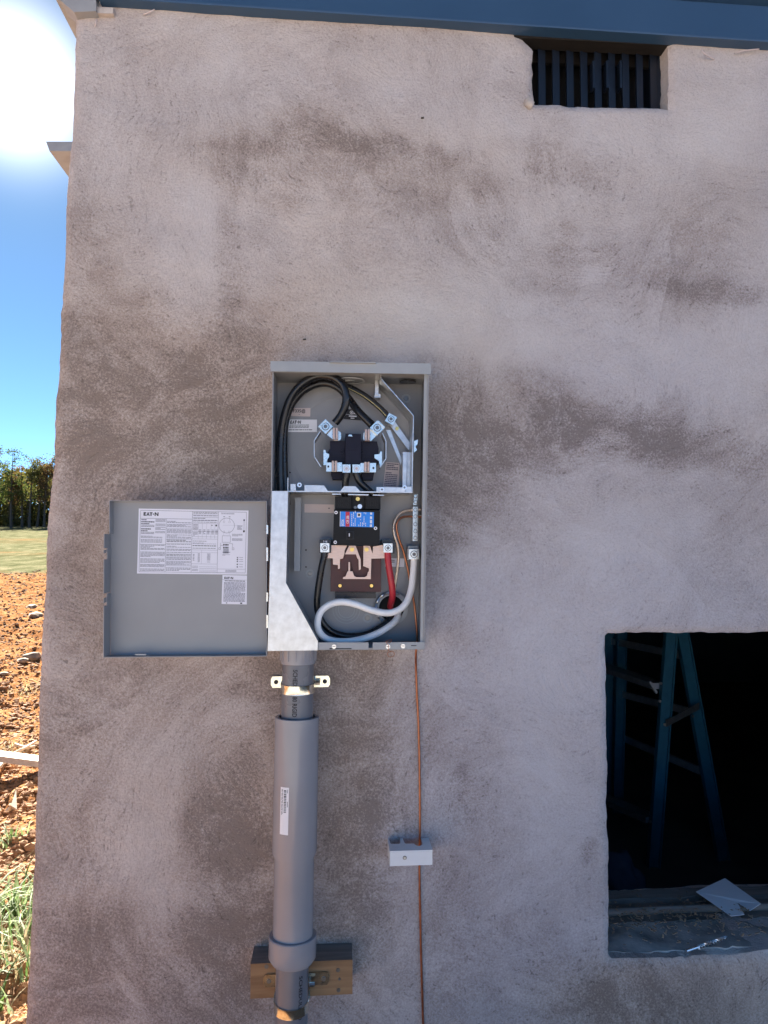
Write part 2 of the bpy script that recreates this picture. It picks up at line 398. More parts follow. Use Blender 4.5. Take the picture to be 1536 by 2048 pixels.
def disc(bm, c, axis, r, h, seg=20, mi=0, hole=0.0):   # cylinder (or ring) from c along axis by h
    axis = Vector(axis).normalized(); u = axis.orthogonal().normalized(); v = axis.cross(u)
    def ring(rr, hh): return [bm.verts.new(Vector(c) + axis * hh + (u * math.cos(a) + v * math.sin(a)) * rr) for a in (2 * math.pi * j / seg for j in range(seg))]
    o0, o1 = ring(r, 0), ring(r, h)
    fs = []
    for j in range(seg): fs.append(bm.faces.new((o0[j], o0[(j + 1) % seg], o1[(j + 1) % seg], o1[j])))
    if hole > 0:
        i0, i1 = ring(hole, 0), ring(hole, h)
        for j in range(seg):
            k = (j + 1) % seg
            fs.append(bm.faces.new((i0[k], i0[j], i1[j], i1[k]))); fs.append(bm.faces.new((o1[j], o1[k], i1[k], i1[j]))); fs.append(bm.faces.new((o0[k], o0[j], i0[j], i0[k])))
    else: fs.append(bm.faces.new(o0[::-1])); fs.append(bm.faces.new(o1))
    for f in fs: f.material_index = mi; f.smooth = False
FRONT = (0, -1, 0)
def lathe(bm, A, axis, prof, seg=40, mi=0):
    axis = Vector(axis).normalized(); u = axis.orthogonal().normalized(); v = axis.cross(u); prev = None
    for t, r in prof:
        rg = [bm.verts.new(Vector(A) + axis * t + (u * math.cos(a) + v * math.sin(a)) * r) for a in (2 * math.pi * j / seg for j in range(seg))]
        if prev:
            for j in range(seg):
                f = bm.faces.new((prev[j], prev[(j + 1) % seg], rg[(j + 1) % seg], rg[j])); f.material_index = mi; f.smooth = True
        prev = rg
_tc = {}
def glyphs(s):                             # outline font to flat polygons, height about 1
    if s in _tc: return _tc[s]
    cu = bpy.data.curves.new('t', 'FONT'); cu.body = s; cu.size = 1.0; cu.resolution_u = 2; cu.offset = 0.022
    o = bpy.data.objects.new('t', cu); C.objects.link(o)
    dg = bpy.context.evaluated_depsgraph_get(); me = o.evaluated_get(dg).to_mesh()
    r = ([(v.co.x, v.co.y) for v in me.vertices], [tuple(p.vertices) for p in me.polygons])
    o.evaluated_get(dg).to_mesh_clear(); bpy.data.objects.remove(o); bpy.data.curves.remove(cu)
    _tc[s] = r; return r
def write(bm, s, fn, h, mi=0, width=None):  # fn(u, v) -> world point
    vs, fs = glyphs(s)
    x0 = min(v[0] for v in vs); x1 = max(v[0] for v in vs)
    k = h / 0.72; kx = k if width is None else width / (x1 - x0)
    vv = [bm.verts.new(fn((x - x0) * kx, y * k)) for x, y in vs]
    for f in fs:
        try: bm.faces.new([vv[i] for i in f]).material_index = mi
        except ValueError: pass
def quadfn(TL, TR, BL):                    # px corners of a flat label at depth d -> function(u,v in 0..1, lift)
    def fn(u, v, lift=0.0): return TL + (TR - TL) * u + (BL - TL) * v + Vector((0, -lift, 0))
    return fn
def strip(bm, fn, u0, v0, u1, v1, lift, mi):
    bm.faces.new([bm.verts.new(fn(u0, v0, lift)), bm.verts.new(fn(u1, v0, lift)), bm.verts.new(fn(u1, v1, lift)), bm.verts.new(fn(u0, v1, lift))]).material_index = mi
def logo(bm, fn, u0, v0, du, dv, lift, mi):   # five block characters: E A T dot N
    def poly(pts): bm.faces.new([bm.verts.new(fn(u0 + x * du, v0 + y * dv, lift)) for x, y in pts]).material_index = mi
    for r in ((0, 0, .17, .26), (0, .38, .15, .62), (0, .74, .17, 1), (0, .26, .07, .38), (0, .62, .07, .74)): poly(rect(*r))
    poly([(.275, 0), (.315, 0), (.255, 1), (.185, 1)]); poly([(.285, 0), (.325, 0), (.415, 1), (.345, 1)]); poly(rect(.24, .60, .36, .80))
    poly(rect(.40, 0, .60, .26)); poly(rect(.46, .26, .54, 1))
    poly([(.655 + .045 * math.cos(a), .5 + .17 * math.sin(a)) for a in (k * math.pi / 5 for k in range(10))])
    poly(rect(.74, 0, .81, 1)); poly(rect(.93, 0, 1, 1)); poly([(.81, 0), (.93, .62), (.93, 1), (.81, .38)])
def fine_print(bm, fn, u0, v0, u1, v1, rows, lift, mi, rnd, fill=0.92, thick=0.5):
    dv = (v1 - v0) / rows
    for r_ in range(rows):
        if rnd.random() > 0.95: continue
        u = u0; end = u0 + (u1 - u0) * (1.0 if rnd.random() < fill else rnd.uniform(0.35, 0.8))
        while u < end:
            l = min(rnd.uniform(0.04, 0.16) * (u1 - u0), end - u)
            strip(bm, fn, u, v0 + r_ * dv, u + l, v0 + r_ * dv + dv * thick, lift, mi); u += l + 0.018 * (u1 - u0)

# ================================================================== GROUND
def ground_h(x, y):
    d = math.hypot(x, y + 1.72)
    h = 0.0
    if y > 14: h = 3.3 * smooth01(14, 150, y) * 1.0 + max(0, y - 14) * 0.008
    h += 0.10 * smooth01(3, 10, d) * noise.noise((x * 0.16, y * 0.16, 3.3))
    return h
def dirt_detail(x, y):
    a = 0.045 * noise.noise((x * 2.2 + y * 0.8, y * 1.1, 0)) + 0.035 * noise.noise((x * 6, y * 5, 1.7)) + 0.022 * abs(noise.noise((x * 15, y * 15, 4)))
    a += 0.012 * abs(noise.noise((x * 38, y * 38, 8)))
    a += 0.035 * (0.5 - abs(noise.noise((x * 1.1 + y * 1.6, y * 2.4 - x * .5, 12))))
    return a * 1.35
def grass_mask(x, y):
    k = smooth01(23.5, 25.5, y + 2.2 * noise.noise((x * 0.5, y * 0.5, 9)) + 1.6 * noise.noise((x * 2.1, y * 2.1, 3)) + 0.2 * x)
    for yc, hw in ((44, 1.6), (67, 3.5)):
        k *= 1 - max(0.0, 0.22 + 0.5 * noise.noise((x * .4, y * .4, 2))) * (1 - smooth01(hw * 0.2, hw * 2.2, abs(y - yc - .12 * x + 4.0 * noise.noise((x * 0.22, 0, yc)))))
    return k
def make_ground():
    us = sorted(set([round(-180 + 6 * i, 3) for i in range(61)] + [round(-36 + 0.085 * i, 3) for i in range(190)]))
    rad = [0.25]
    while rad[-1] < 1.6: rad.append(rad[-1] * 1.25)
    while rad[-1] < 140: rad.append(rad[-1] * 1.0125)
    while rad[-1] < 4000: rad.append(rad[-1] * 1.25)
    verts, faces, gm = [(0, -1.72, 0)], [], [0.0]
    na = len(us) - 1                       # -180 and 180 coincide
    ang = [math.radians(a) for a in us[:-1]]
    for r in rad:
        for a in ang:
            x, y = r * math.sin(a), r * math.cos(a) - 1.72
            z = ground_h(x, y); g = grass_mask(x, y)
            deg = math.degrees(a)
            if -37 < deg < -18 and r < 60: z += dirt_detail(x, y) * (1 - 0.6 * g)
            if r > 200: z = ground_h(x, y) if y < 300 else ground_h(x, 300)
            verts.append((x, y, z)); gm.append(g)
    for j in range(na): faces.append((0, 1 + (j + 1) % na, 1 + j))
    for i in range(len(rad) - 1):
        b0, b1 = 1 + i * na, 1 + (i + 1) * na
        for j in range(na):
            k = (j + 1) % na; faces.append((b0 + j, b0 + k, b1 + k, b1 + j))
    me = bpy.data.meshes.new('ground'); me.from_pydata(verts, [], faces)
    at = me.attributes.new('grass', 'FLOAT', 'POINT'); at.data.foreach_set('value', gm)
    gv = [smooth01(1.2, 2.2, -v[1] + 0.5 * noise.noise((v[0] * 0.7, v[1] * 0.7, 5))) * smooth01(-16, -14, v[1]) for v in verts]  # pale ground added out of view to bounce light onto the wall
    at = me.attributes.new('bounce_ground', 'FLOAT', 'POINT'); at.data.foreach_set('value', gv)
    me.materials.append(MATS['earth']); me.shade_smooth()
    o = bpy.data.objects.new('ground', me); C.objects.link(o); o['kind'] = 'structure'
    if me.polygons[200].normal.z < 0: me.flip_normals()
make_ground()

# ================================================================== BUILDING
EDGE = [(150, -60), (148, 55), (146, 150), (141, 240), (137, 300), (131, 380), (127, 480), (122, 620), (117, 740), (108, 800), (106, 870), (104, 930), (99, 990),
        (94, 1050), (88, 1150), (83, 1270), (78, 1400), (72, 1520), (66, 1640), (62, 1760), (56, 1900), (51, 2060), (44, 2300)]
EDGE = [xz(x, y, 0) for x, y in EDGE]      # z falls along the list
def xl(z):
    if z >= EDGE[0][1]: return EDGE[0][0]
    for (x0, z0), (x1, z1) in zip(EDGE, EDGE[1:]):
        if z1 <= z <= z0: return x0 + (x1 - x0) * (z0 - z) / (z0 - z1)
    return EDGE[-1][0]
XR, YB, ZTOP, WT = 5.2, 5.0, W(900, -40).z, 0.34
wx0, wz1 = xz(1212, 1266, 0); wx1 = wx0 + 0.78; wz0 = W(1212, 1922).z
vx0, vx1 = W(1069, 150).x, W(1341, 150).x; vz0 = W(1200, 212).z
vcx, vcz = xz(1030, 62, 0)
def wob(x, z, k, a): return a * noise.noise((x * k, 0.3, z * k))
def sdf(x, z):
    j = wob(x, z, 30, 0.0028) + wob(x, z, 75, 0.0016) + wob(x, z, 9, 0.007)
    cx, cz = (wx0 + wx1) / 2, (wz0 + wz1) / 2
    qx, qz = abs(x - cx) - (wx1 - wx0) / 2 + 0.012, abs(z - cz) - (wz1 - wz0) / 2 + 0.012
    s1 = math.hypot(max(qx, 0), max(qz, 0)) + min(max(qx, qz), 0) - 0.012
    # vent: a notch open to the top, its left shoulder broken off round
    zb = vz0 + 0.004 * (x - vx0)
    s2 = max(vx0 - x, x - vx1, zb - z)
    s3 = max(-0.62 * (x - vcx) - 0.78 * (z - vcz), x - vx1, vcz - 0.052 - z)
    return min(s1, s2, s3) + j
TONE_AREAS = [  # photograph-measured blotches in the plaster, with broad darkening of the left and lower wall: cx, cy, rx, ry, slope, amount
    (690, 330, 250, 62, .10, .30), (560, 285, 150, 22, -.05, .28), (800, 290, 120, 18, .12, .30), (520, 370, 90, 30, .25, .30), (470, 520, 26, 110, 0, .26), (700, 470, 230, 60, 0, .10),
    (980, 430, 40, 60, .5, .25), (960, 500, 80, 40, .4, .22), (1130, 330, 110, 34, .35, .24), (1090, 300, 28, 60, 0, .18), (1220, 470, 30, 70, .0, .15), (1110, 480, 40, 30, 0, .28), (1150, 515, 90, 18, 0, .30), (1090, 565, 60, 20, -.2, .30),
    (1400, 520, 80, 110, 0, .26), (1460, 590, 130, 24, .05, .36), (1290, 560, 60, 20, 0, .2),
    (330, 690, 170, 90, 0, .28), (300, 850, 190, 110, 0, .40), (470, 850, 90, 160, 0, .42), (230, 870, 120, 50, 0, .22), (160, 760, 50, 330, 0, .25), (190, 950, 90, 80, 0, .28), (470, 960, 90, 40, 0, .25),
    (930, 890, 90, 110, 0, .42), (1030, 770, 40, 40, 0, .28), (1100, 790, 70, 40, .3, .26), (1200, 860, 130, 44, .12, .46), (1400, 890, 200, 46, .05, .46), (1060, 900, 120, 50, 0, .36), (890, 800, 60, 90, 0, .35), (900, 1020, 60, 70, 0, .30),
    (1010, 1000, 34, 60, 0, .20), (1350, 830, 40, 40, 0, .25), (890, 1170, 40, 120, 0, .22),
    (130, 1650, 110, 260, 0, .30), (440, 1600, 70, 130, 0, .42), (480, 1780, 100, 180, 0, .40), (250, 1960, 330, 120, 0, .30), (768, 2020, 700, 130, 0, .12), (330, 1650, 480, 520, 0, .20), (300, 900, 330, 260, 0, .14), (760, 1600, 200, 420, 0, .12), (200, 1240, 120, 60, 0, .12), (430, 1360, 170, 40, 0, .25), (560, 1380, 60, 70, 0, .34), (230, 1440, 150, 60, 0, .20),
    (700, 1500, 70, 200, 0, .30), (710, 1780, 70, 160, 0, .24), (690, 1340, 60, 40, 0, .30), (760, 1640, 60, 80, 0, .16), (905, 1555, 22, 26, 0, .28), (930, 1600, 60, 60, 0, .14), (900, 1900, 60, 120, 0, .12),
    (1370, 2010, 220, 70, 0, .34), (1180, 1990, 140, 80, 0, .22), (1080, 1880, 90, 60, 0, .10), (1190, 1700, 14, 26, 0, .35), (1170, 1380, 30, 60, 0, .12), (600, 180, 130, 60, 0, .10), (250, 330, 110, 200, 0, .08),
    (930, 690, 140, 120, 0, -.22), (1000, 270, 110, 60, .3, -.20), (560, 150, 300, 60, 0, -.08), (1250, 260, 200, 50, 0, -.14), (1460, 200, 120, 130, 0, -.16), (1250, 700, 140, 60, 0, -.18), (1450, 720, 110, 90, 0, -.22), (1060, 720, 90, 60, 0, -.12),
    (1240, 1060, 120, 50, 0, -.24), (1100, 1180, 220, 70, 0, -.16), (1040, 1330, 160, 90, 0, -.14), (330, 1560, 110, 150, 0, -.12), (330, 1780, 70, 120, 0, -.16), (380, 540, 70, 160, 0, -.14), (760, 640, 120, 60, 0, -.10), (1130, 1500, 90, 200, 0, -.12), (1060, 600, 20, 160, .0, -.08), (420, 1440, 40, 90, 0, -.08)]
WARM = [(450, 800, 420, 300, 0, .30), (300, 1650, 300, 400, 0, .16), (680, 330, 300, 90, 0, .14), (700, 1500, 90, 260, 0, .22), (1360, 2000, 240, 90, 0, .45), (900, 60, 700, 70, 0, .10),
        (1250, 1100, 320, 300, 0, -.34), (1300, 1600, 400, 380, 0, -.38), (1350, 650, 260, 150, 0, -.22), (980, 1650, 180, 400, 0, -.26), (420, 520, 130, 120, 0, -.16)]
def blots(lst, px, py, base, k_=1.0):
    v = base
    for cx, cy, rx, ry, s, a in lst:
        dx = px - cx
        if abs(dx) > rx * 1.7: continue
        dy = py - cy - s * dx
        q = (dx / rx) ** 2 + (dy / ry) ** 2
        if q < 2.6: v += k_ * a * (1 - smooth01(0.1, 2.6, q))
    return v
bld = thing('stucco_building', 'grey brown stucco building with blue metal roof edge and an open window hole', 'building', (0.6, 0.2, 0.0))
def make_front_wall():
    bm = bmesh.new()
    xs = [-0.70 + 0.009 * i for i in range(int(1.72 / 0.009))]
    while xs[-1] < XR: xs.append(xs[-1] + max(0.02, (xs[-1] - 0.98) * 0.45))
    xs[-1] = XR
    z_lo = W(768, 2075).z
    zs = [-0.15, -0.05, 0.05, 0.14, 0.19, z_lo - 0.004]
    while zs[-1] < ZTOP - 0.004: zs.append(zs[-1] + 0.009)
    zs.append(ZTOP)
    tl = bm.verts.layers.float.new('tone'); wl = bm.verts.layers.float.new('warm')
    ft = -0.25; x00 = xs[0]
    grid = []
    for z in zs:
        row = []; e = xl(z) + wob(0, z, 5, 0.007) + wob(0, z, 17, 0.0025) + wob(1, z, 60, 0.003)
        for x in xs:
            X = x
            if x < ft: t = (x - x00) / (ft - x00); X = e * (1 - t) + ft * t
            v = bm.verts.new((X, 0, z)); row.append(v)
        grid.append(row)
    for i in range(len(zs) - 1):
        for j in range(len(xs) - 1):
            q = (grid[i][j], grid[i][j + 1], grid[i + 1][j + 1], grid[i + 1][j])
            cx = sum(v.co.x for v in q) / 4; cz = sum(v.co.z for v in q) / 4
            if (cx > vcx - 0.05) and sdf(cx, cz) < 0: continue
            bm.faces.new(q).smooth = True
    bmesh.ops.delete(bm, geom=[v for v in bm.verts if not v.link_faces], context='VERTS')
    edge_b = [e for e in bm.edges if len(e.link_faces) == 1]
    hole_v = set()
    x_hi, z_l, z_h = XR - 1e-4, zs[0] + 1e-4, zs[-1] - 1e-4
    for e in edge_b:
        m_ = (e.verts[0].co + e.verts[1].co) / 2
        if m_.x > vcx - 0.05 and m_.x < x_hi and z_l < m_.z < z_h: hole_v.update(e.verts)
    for _ in range(3):
        for v in hole_v:
            x, z = v.co.x, v.co.z; s = sdf(x, z); h = 0.002
            gx = (sdf(x + h, z) - sdf(x - h, z)) / (2 * h); gz = (sdf(x, z + h) - sdf(x, z - h)) / (2 * h)
            g2 = gx * gx + gz * gz
            if g2 > 1e-6:
                st = max(-0.008, min(0.008, s / g2)); v.co.x -= gx * st
                if z < z_h: v.co.z -= gz * st
    for v in bm.verts:
        x, z = v.co.x, v.co.z
        y = 0.004 * noise.noise((x * 3.1, 0, z * 3.1)) + 0.0022 * noise.noise((x * 11, 1, z * 11)) + 0.0010 * noise.noise((x * 40, 2, z * 40))
        if x < 1.1:
            t = x - xl(z)
            if t < 0.02: y += 0.012 * (1 - max(0, t) / 0.02) ** 2
            if x > vcx - 0.08:
                s = sdf(x, z)
                if s < 0.018: y += 0.009 * (1 - max(0, s) / 0.018) ** 2
            px, py = proj((x, 0, z))
            n1 = 34 * noise.noise((x * 6, 5, z * 6)) + 14 * noise.noise((x * 19, 5, z * 19)); n2 = 34 * noise.noise((x * 6, 9, z * 6)) + 14 * noise.noise((x * 19, 9, z * 19))
            v[tl] = blots(TONE_AREAS, px + n1, py + n2, 0.40, 0.62); v[wl] = blots(WARM, px + n1, py + n2, 0.5)
        else: v[tl] = 0.35; v[wl] = 0.35
        v.co.y = y
    # reveals and outer returns
    ex = bmesh.ops.extrude_edge_only(bm, edges=[e for e in bm.edges if len(e.link_faces) == 1])
    nv = [g for g in ex['geom'] if isinstance(g, bmesh.types.BMVert)]
    for v in nv: v.co.y = WT
    for f in [g for g in ex['geom'] if isinstance(g, bmesh.types.BMFace)]: f.smooth = True
    me = bpy.data.meshes.new('front_wall'); bmesh.ops.recalc_face_normals(bm, faces=bm.faces); bm.to_mesh(me); bm.free()
    me.materials.append(MATS['plaster']); me.set_sharp_from_angle(angle=math.radians(50))
    o = bpy.data.objects.new('front_wall', me); C.objects.link(o); WP[o] = Vector((0, 0, 0)); o.parent = bld; o.location = -WP[bld]
    return o
front = make_front_wall()
XL = xl(1.5)
def part_box(name, lo, hi, m_, parent=bld, bev=0):
    bm = bmesh.new(); box(bm, lo, hi)
    if bev: bevel(bm, bev)
    return obj(name, bm, m_, parent)
# the other walls: room behind the opening
def lean_wall():
    bm = bmesh.new(); zz = [-0.15 + 0.06 * i for i in range(int((ZTOP + 0.15) / 0.06) + 1)] + [ZTOP]
    prev = None
    for z in zz:
        a = [bm.verts.new((xl(z) + 0.012, WT + 0.001, z)), bm.verts.new((xl(z) + 0.012, YB, z)), bm.verts.new((xl(z) + 0.25, YB, z)), bm.verts.new((xl(z) + 0.25, WT + 0.001, z))]
        if prev:
            for i in range(4): bm.faces.new((prev[i], prev[(i + 1) % 4], a[(i + 1) % 4], a[i]))
        else: bm.faces.new(a)
        prev = a
    bm.faces.new(prev[::-1])
    return obj('side_wall', bm, 'soffit_pink', bld)
lean_wall()
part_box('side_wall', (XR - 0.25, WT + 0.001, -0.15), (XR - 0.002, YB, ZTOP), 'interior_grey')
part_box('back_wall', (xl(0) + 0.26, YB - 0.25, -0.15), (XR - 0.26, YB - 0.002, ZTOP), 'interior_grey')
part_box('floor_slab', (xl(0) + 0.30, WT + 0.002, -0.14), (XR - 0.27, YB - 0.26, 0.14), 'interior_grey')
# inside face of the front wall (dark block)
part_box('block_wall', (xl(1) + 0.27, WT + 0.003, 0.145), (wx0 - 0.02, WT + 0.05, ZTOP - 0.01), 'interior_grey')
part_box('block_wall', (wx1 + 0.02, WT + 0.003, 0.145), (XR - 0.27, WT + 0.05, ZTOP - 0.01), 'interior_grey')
# roof
TZ = lambda px, py, d: W(px, py, d).z
roof = part_box('roof', (XL - 0.10, -0.035, ZTOP + 0.12), (XR + 0.15, YB + 0.2, ZTOP + 0.30), 'roof_metal')
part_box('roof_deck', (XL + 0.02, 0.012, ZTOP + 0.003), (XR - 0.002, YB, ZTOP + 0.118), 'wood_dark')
def trim():
    bm = bmesh.new()
    x0 = W(196, 8, 0.03).x; x1 = XR + 0.1
    def zb(x, px0=(600, 22), px1=(1536, 84)):
        a, c = W(px0[0], px0[1], .03), W(px1[0], px1[1], .03); return a.z + (c.z - a.z) * (x - a.x) / (c.x - a.x)
    H = 0.092
    prof = [(0.006, 0.0), (-0.030, 0.0), (-0.031, 0.004), (-0.030, H), (-0.016, H + 0.006), (-0.016, H + 0.014), (-0.036, H + 0.018), (-0.037, H + 0.14), (0.006, H + 0.14)]
    rows = []
    nx = 24
    for i in range(nx + 1):
        x = x0 + (x1 - x0) * (i / nx) ** 1.6
        z = zb(x) if x < 1.1 else zb(1.1)
        rows.append([bm.verts.new((x, y, z + h)) for y, h in prof])
    for a, c in zip(rows, rows[1:]):
        for k in range(len(prof)):
            bm.faces.new((a[k], a[(k + 1) % len(prof)], c[(k + 1) % len(prof)], c[k]))
    bm.faces.new(rows[0]); bm.faces.new(rows[-1][::-1])
    obj('fascia_trim', bm, 'trim_blue', bld)
    # wooden plate seen between the wall top and the trim, above the vent
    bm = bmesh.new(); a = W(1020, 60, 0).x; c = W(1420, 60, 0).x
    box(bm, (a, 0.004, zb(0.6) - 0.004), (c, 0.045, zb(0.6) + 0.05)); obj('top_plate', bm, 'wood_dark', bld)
trim()
# end block left of the trim and the side eave strip
bm = bmesh.new(); PP(bm, [(120, -60), (192, -50), (192, 22), (148, 24), (120, 0)], 0.022, -0.03); bevel(bm, .003); obj('eave_block', bm, 'soffit_pink', bld)
bm = bmesh.new(); PP(bm, [(192, 13), (226, 15), (226, 27), (194, 26)], 0.014, -0.01); bevel(bm, .002); obj('plaster_patch', bm, 'plaster_lump', bld)
def eaves():
    a = W(112, 0, 0.02)
    bm = bmesh.new(); z = a.z
    box(bm, (a.x, -0.02, z), (XL + 0.03, YB, z + 0.12)); obj('side_eave', bm, 'soffit_pink', bld)
    # lower side roof further back along the left flank
    bm = bmesh.new(); y0, y1 = 1.45, 3.9
    def Y(px, py, y): r = ray(px, py); return CAM + r * ((y - CAM.y) / r.y)
    p, q = Y(92, 283, y0), Y(99, 302, y0)
    xs_ = XL + 0.01
    prof = [(p.x, p.z), (q.x, q.z), (xs_, q.z + 0.02), (xs_, p.z + 0.02)]
    prism(bm, prof, y0, y1); obj('side_eave', bm, 'soffit_pink', bld)
eaves()

# vent in the notch under the trim
def make_vent():
    vd = -0.055
    bm = bmesh.new(); zt = ZTOP - 0.002
    box(bm, (vx0 - 0.03, 0.13, vz0 - 0.05), (vx1 + 0.03, 0.145, zt)); v = obj('vent', bm, 'void_black', bld)
    fr = [(vx0 - 0.03, vx0 + 0.006), (vx1 - 0.022, vx1 + 0.03)]
    for a, c in fr:
        bm = bmesh.new(); box(bm, (a, 0.052, vz0 - 0.05), (c, 0.129, zt)); obj('frame', bm, 'vent_black', v)
    n = 10; a = W(1082, 150, vd).x; st = (W(1110, 150, vd).x - a)
    sw = st * 0.56
    first = None
    for i in range(n):
        x = a + st * i
        if first is None:
            bm = bmesh.new(); bar(bm, (x, 0.050, vz0 - 0.045), (x, 0.050, zt - 0.01), (sw / 2, 0.004, 0), (0.0008, 0.006, 0)); bevel(bm, 0.0008)
            first = obj('slat', bm, 'vent_black', v)
        else: copy_of(first, (st * i, 0.0008 * random.uniform(-1, 1), 0), v, 'slat')
    for px in (1184, 1211, 1238):
        bm = bmesh.new(); x = W(px, 160, -0.05).x; z1 = W(px, 128, -.05).z; z0 = W(px, 182, -.05).z
        box(bm, (x - 0.003, 0.036, z0), (x + 0.003, 0.060, z1)); bevel(bm, .001); obj('louvre_tab', bm, 'vent_black', v)
    bm = bmesh.new(); box(bm, (vx0 - 0.02, 0.075, W(1200, 128, -.07).z), (vx1 + 0.02, 0.085, W(1200, 105, -.07).z)); obj('cross_rail', bm, 'wood_dark', v)
make_vent()
def lump(name, c, r, m_, parent, squash=0.7, seed=0, label=None):
    bm = bmesh.new(); bmesh.ops.create_icosphere(bm, subdivisions=2, radius=1)
    for v in bm.verts:
        k = 1 + 0.45 * noise.noise(v.co * 1.6 + Vector((seed * 7.1, 0, 0)))
        v.co = Vector((v.co.x * r * k, v.co.y * r * k, v.co.z * r * squash * k)) + Vector(c)
    return obj(name, bm, m_, parent, True, 60)
p = W(1058, 206, 0.004); lump('plaster_lump', p, 0.011, 'plaster_lump', bld, 1.3, 1)
p = W(1040, 90, 0.0); 
for pts in ([(1402, 97, .012), (1408, 106, .02), (1417, 112, .012), (1428, 118, .003)], [(1470, 106, .004), (1490, 101, .012), (1518, 98, .01)], [(287, 29, .004), (297, 25, .012), (309, 19, .012)], [(190, 53, .003), (192, 45, .008), (193, 39, .004)]):
    bm = cable(pts, 0.0017, seg=6, sub=5); obj('plaster_fibre', bm, 'paper_pink', bld)
for px, py in ((609, 679), (845, 236)):
    bm = bmesh.new(); c = W(px, py, 0.004)
    bar(bm, c + Vector((-.0035, 0, 0)), c + Vector((.0035, .001, .001)), (0, .003, 0), (0, 0, .001)); obj('nail_stub', bm, 'bark', bld)

# window sill, layered from the outside in
def make_sill():
    x0, x1 = wx0 - 0.012, wx1 + 0.012
    def ragged(name, y0, y1, z0, z1, m_, amp, seed, parent):
        bm = bmesh.new(); nx, ny = 70, 8; rows = []
        for j in range(ny + 1):
            r_ = []
            for i in range(nx + 1):
                x = x0 + (x1 - x0) * i / nx; y = y0 + (y1 - y0) * j / ny
                if j in (0, ny): y += amp * (2.6 * noise.noise((x * 11, seed, j)) + 1.6 * noise.noise((x * 45, seed, j)))
                r_.append(bm.verts.new((x, y, z1 + amp * noise.noise((x * 16, y * 16, seed)) + amp * .5 * noise.noise((x * 50, y * 50, seed)))))
            rows.append(r_)
        for a, c in zip(rows, rows[1:]):
            for i in range(nx): bm.faces.new((a[i], a[i + 1], c[i + 1], c[i]))
        ex = bmesh.ops.extrude_edge_only(bm, edges=[e for e in bm.edges if len(e.link_faces) == 1])
        for g in ex['geom']:
            if isinstance(g, bmesh.types.BMVert): g.co.z = z0
        return obj(name, bm, m_, parent, True, 50)
    zb = wz0
    s = ragged('window_sill', 0.030, 0.155, zb - 0.04, zb + 0.003, 'cement_smear', 0.005, 2, bld)
    ragged('groove_bed', 0.157, 0.25, zb - 0.03, zb + 0.004, 'concrete_grey', 0.004, 5, s)
    ragged('sill_board', 0.252, G(1300, 1784, wz0 + .01).y, zb - 0.03, zb + 0.018, 'wood_grey', 0.003, 8, s)
    bm = bmesh.new(); tube(bm, [(x0, .195, zb + .011), (x0 + .3, .197, zb + .013), (x1, .19, zb + .012)], 0.010, seg=8); obj('joint_strip', bm, 'wood_grey', s)
    return zb
ZS = make_sill()

# ================================================================== METER PANEL
BD = 0.12
TL, TR, BR, BL = (545, 742), (858, 746), (849, 1299), (537, 1301)
pan = thing('meter_panel', 'open grey steel electric meter and breaker panel mounted on the stucco wall', 'electrical panel', W(697, 1300, 0.0))
def pp_obj(name, polys, m_, parent, bev=0.0, smooth=False):
    bm = bmesh.new()
    for pts, d0, d1 in polys: PP(bm, pts, d0, d1)
    if bev: bevel(bm, bev)
    return obj(name, bm, m_, parent, smooth)
bxL = lambda y: 545 + (537 - 545) * (y - 742) / 558
bxR = lambda y: 858 + (849 - 858) * (y - 746) / 553
enc = pp_obj('back_plate', [([(545, 742), (858, 746), (849, 1299), (537, 1301)], 0.010, 0.004)], 'grey_paint', pan)
def at_front(poly): return poly
pp_obj('side_plate', [([(545, 742), (547.4, 742), (539.4, 1301), (537, 1301)], BD, 0.003)], 'grey_paint', pan)
pp_obj('side_plate', [([(855.6, 746), (858, 746), (849, 1299), (846.6, 1299)], BD, 0.003)], 'grey_paint', pan)
pp_obj('top_plate', [([(547.6, 742), (855.4, 745.5), (855.4, 748), (547.6, 744.5)], BD - .001, 0.010)], 'grey_paint', pan)
pp_obj('bottom_plate', [([(539.6, 1297.4), (846.4, 1295.4), (846.4, 1298), (539.6, 1300)], BD - .001, 0.010)], 'grey_paint', pan)
pp_obj('front_lip', [([(848.4, 748), (855.2, 748), (846.2, 1284), (840.4, 1284)], BD - .002, BD - .004)], 'grey_paint_edge', pan)
hood = pp_obj('hood', [([(541, 722), (862, 727), (862, 748.5), (541, 742.5)], 0.138, 0.1355), ([(541, 722), (862, 727), (862, 729.4), (541, 724.4)], 0.1352, 0.002)], 'grey_paint_edge', pan, .0006)
pp_obj('hood_lip', [([(660, 722.5), (752, 724), (752, 726), (660, 724.5)], 0.146, 0.1384)], 'grey_paint_edge', hood)
# knockouts
def flat_disc(name, px, py, d, rpx, h, m_, parent, hole=0, seg=24):
    bm = bmesh.new(); s = (W(px + 10, py, d) - W(px, py, d)).length / 10
    disc(bm, W(px, py, d), FRONT, rpx * s, h, seg, 0, hole * s); return obj(name, bm, m_, parent, True, 40)
bm = bmesh.new(); c = W(816, 752, 0.065); disc(bm, (c.x, -0.060, W(816, 749.5, BD - .001).z - 0.0045), (0, 0, 1), 0.020, 0.002, 28); obj('knockout_dark_disc', bm, 'rubber_black', pan)  # black disc standing in for the dark inside of an open knockout
bm = bmesh.new(); c = W(700, 752, 0.06); disc(bm, (c.x, -0.060, W(700, 748, BD - .001).z - 0.004), (0, 0, 1), 0.036, 0.002, 32, 0, 0.030); obj('hub_ring', bm, 'grey_paint_edge', pan)
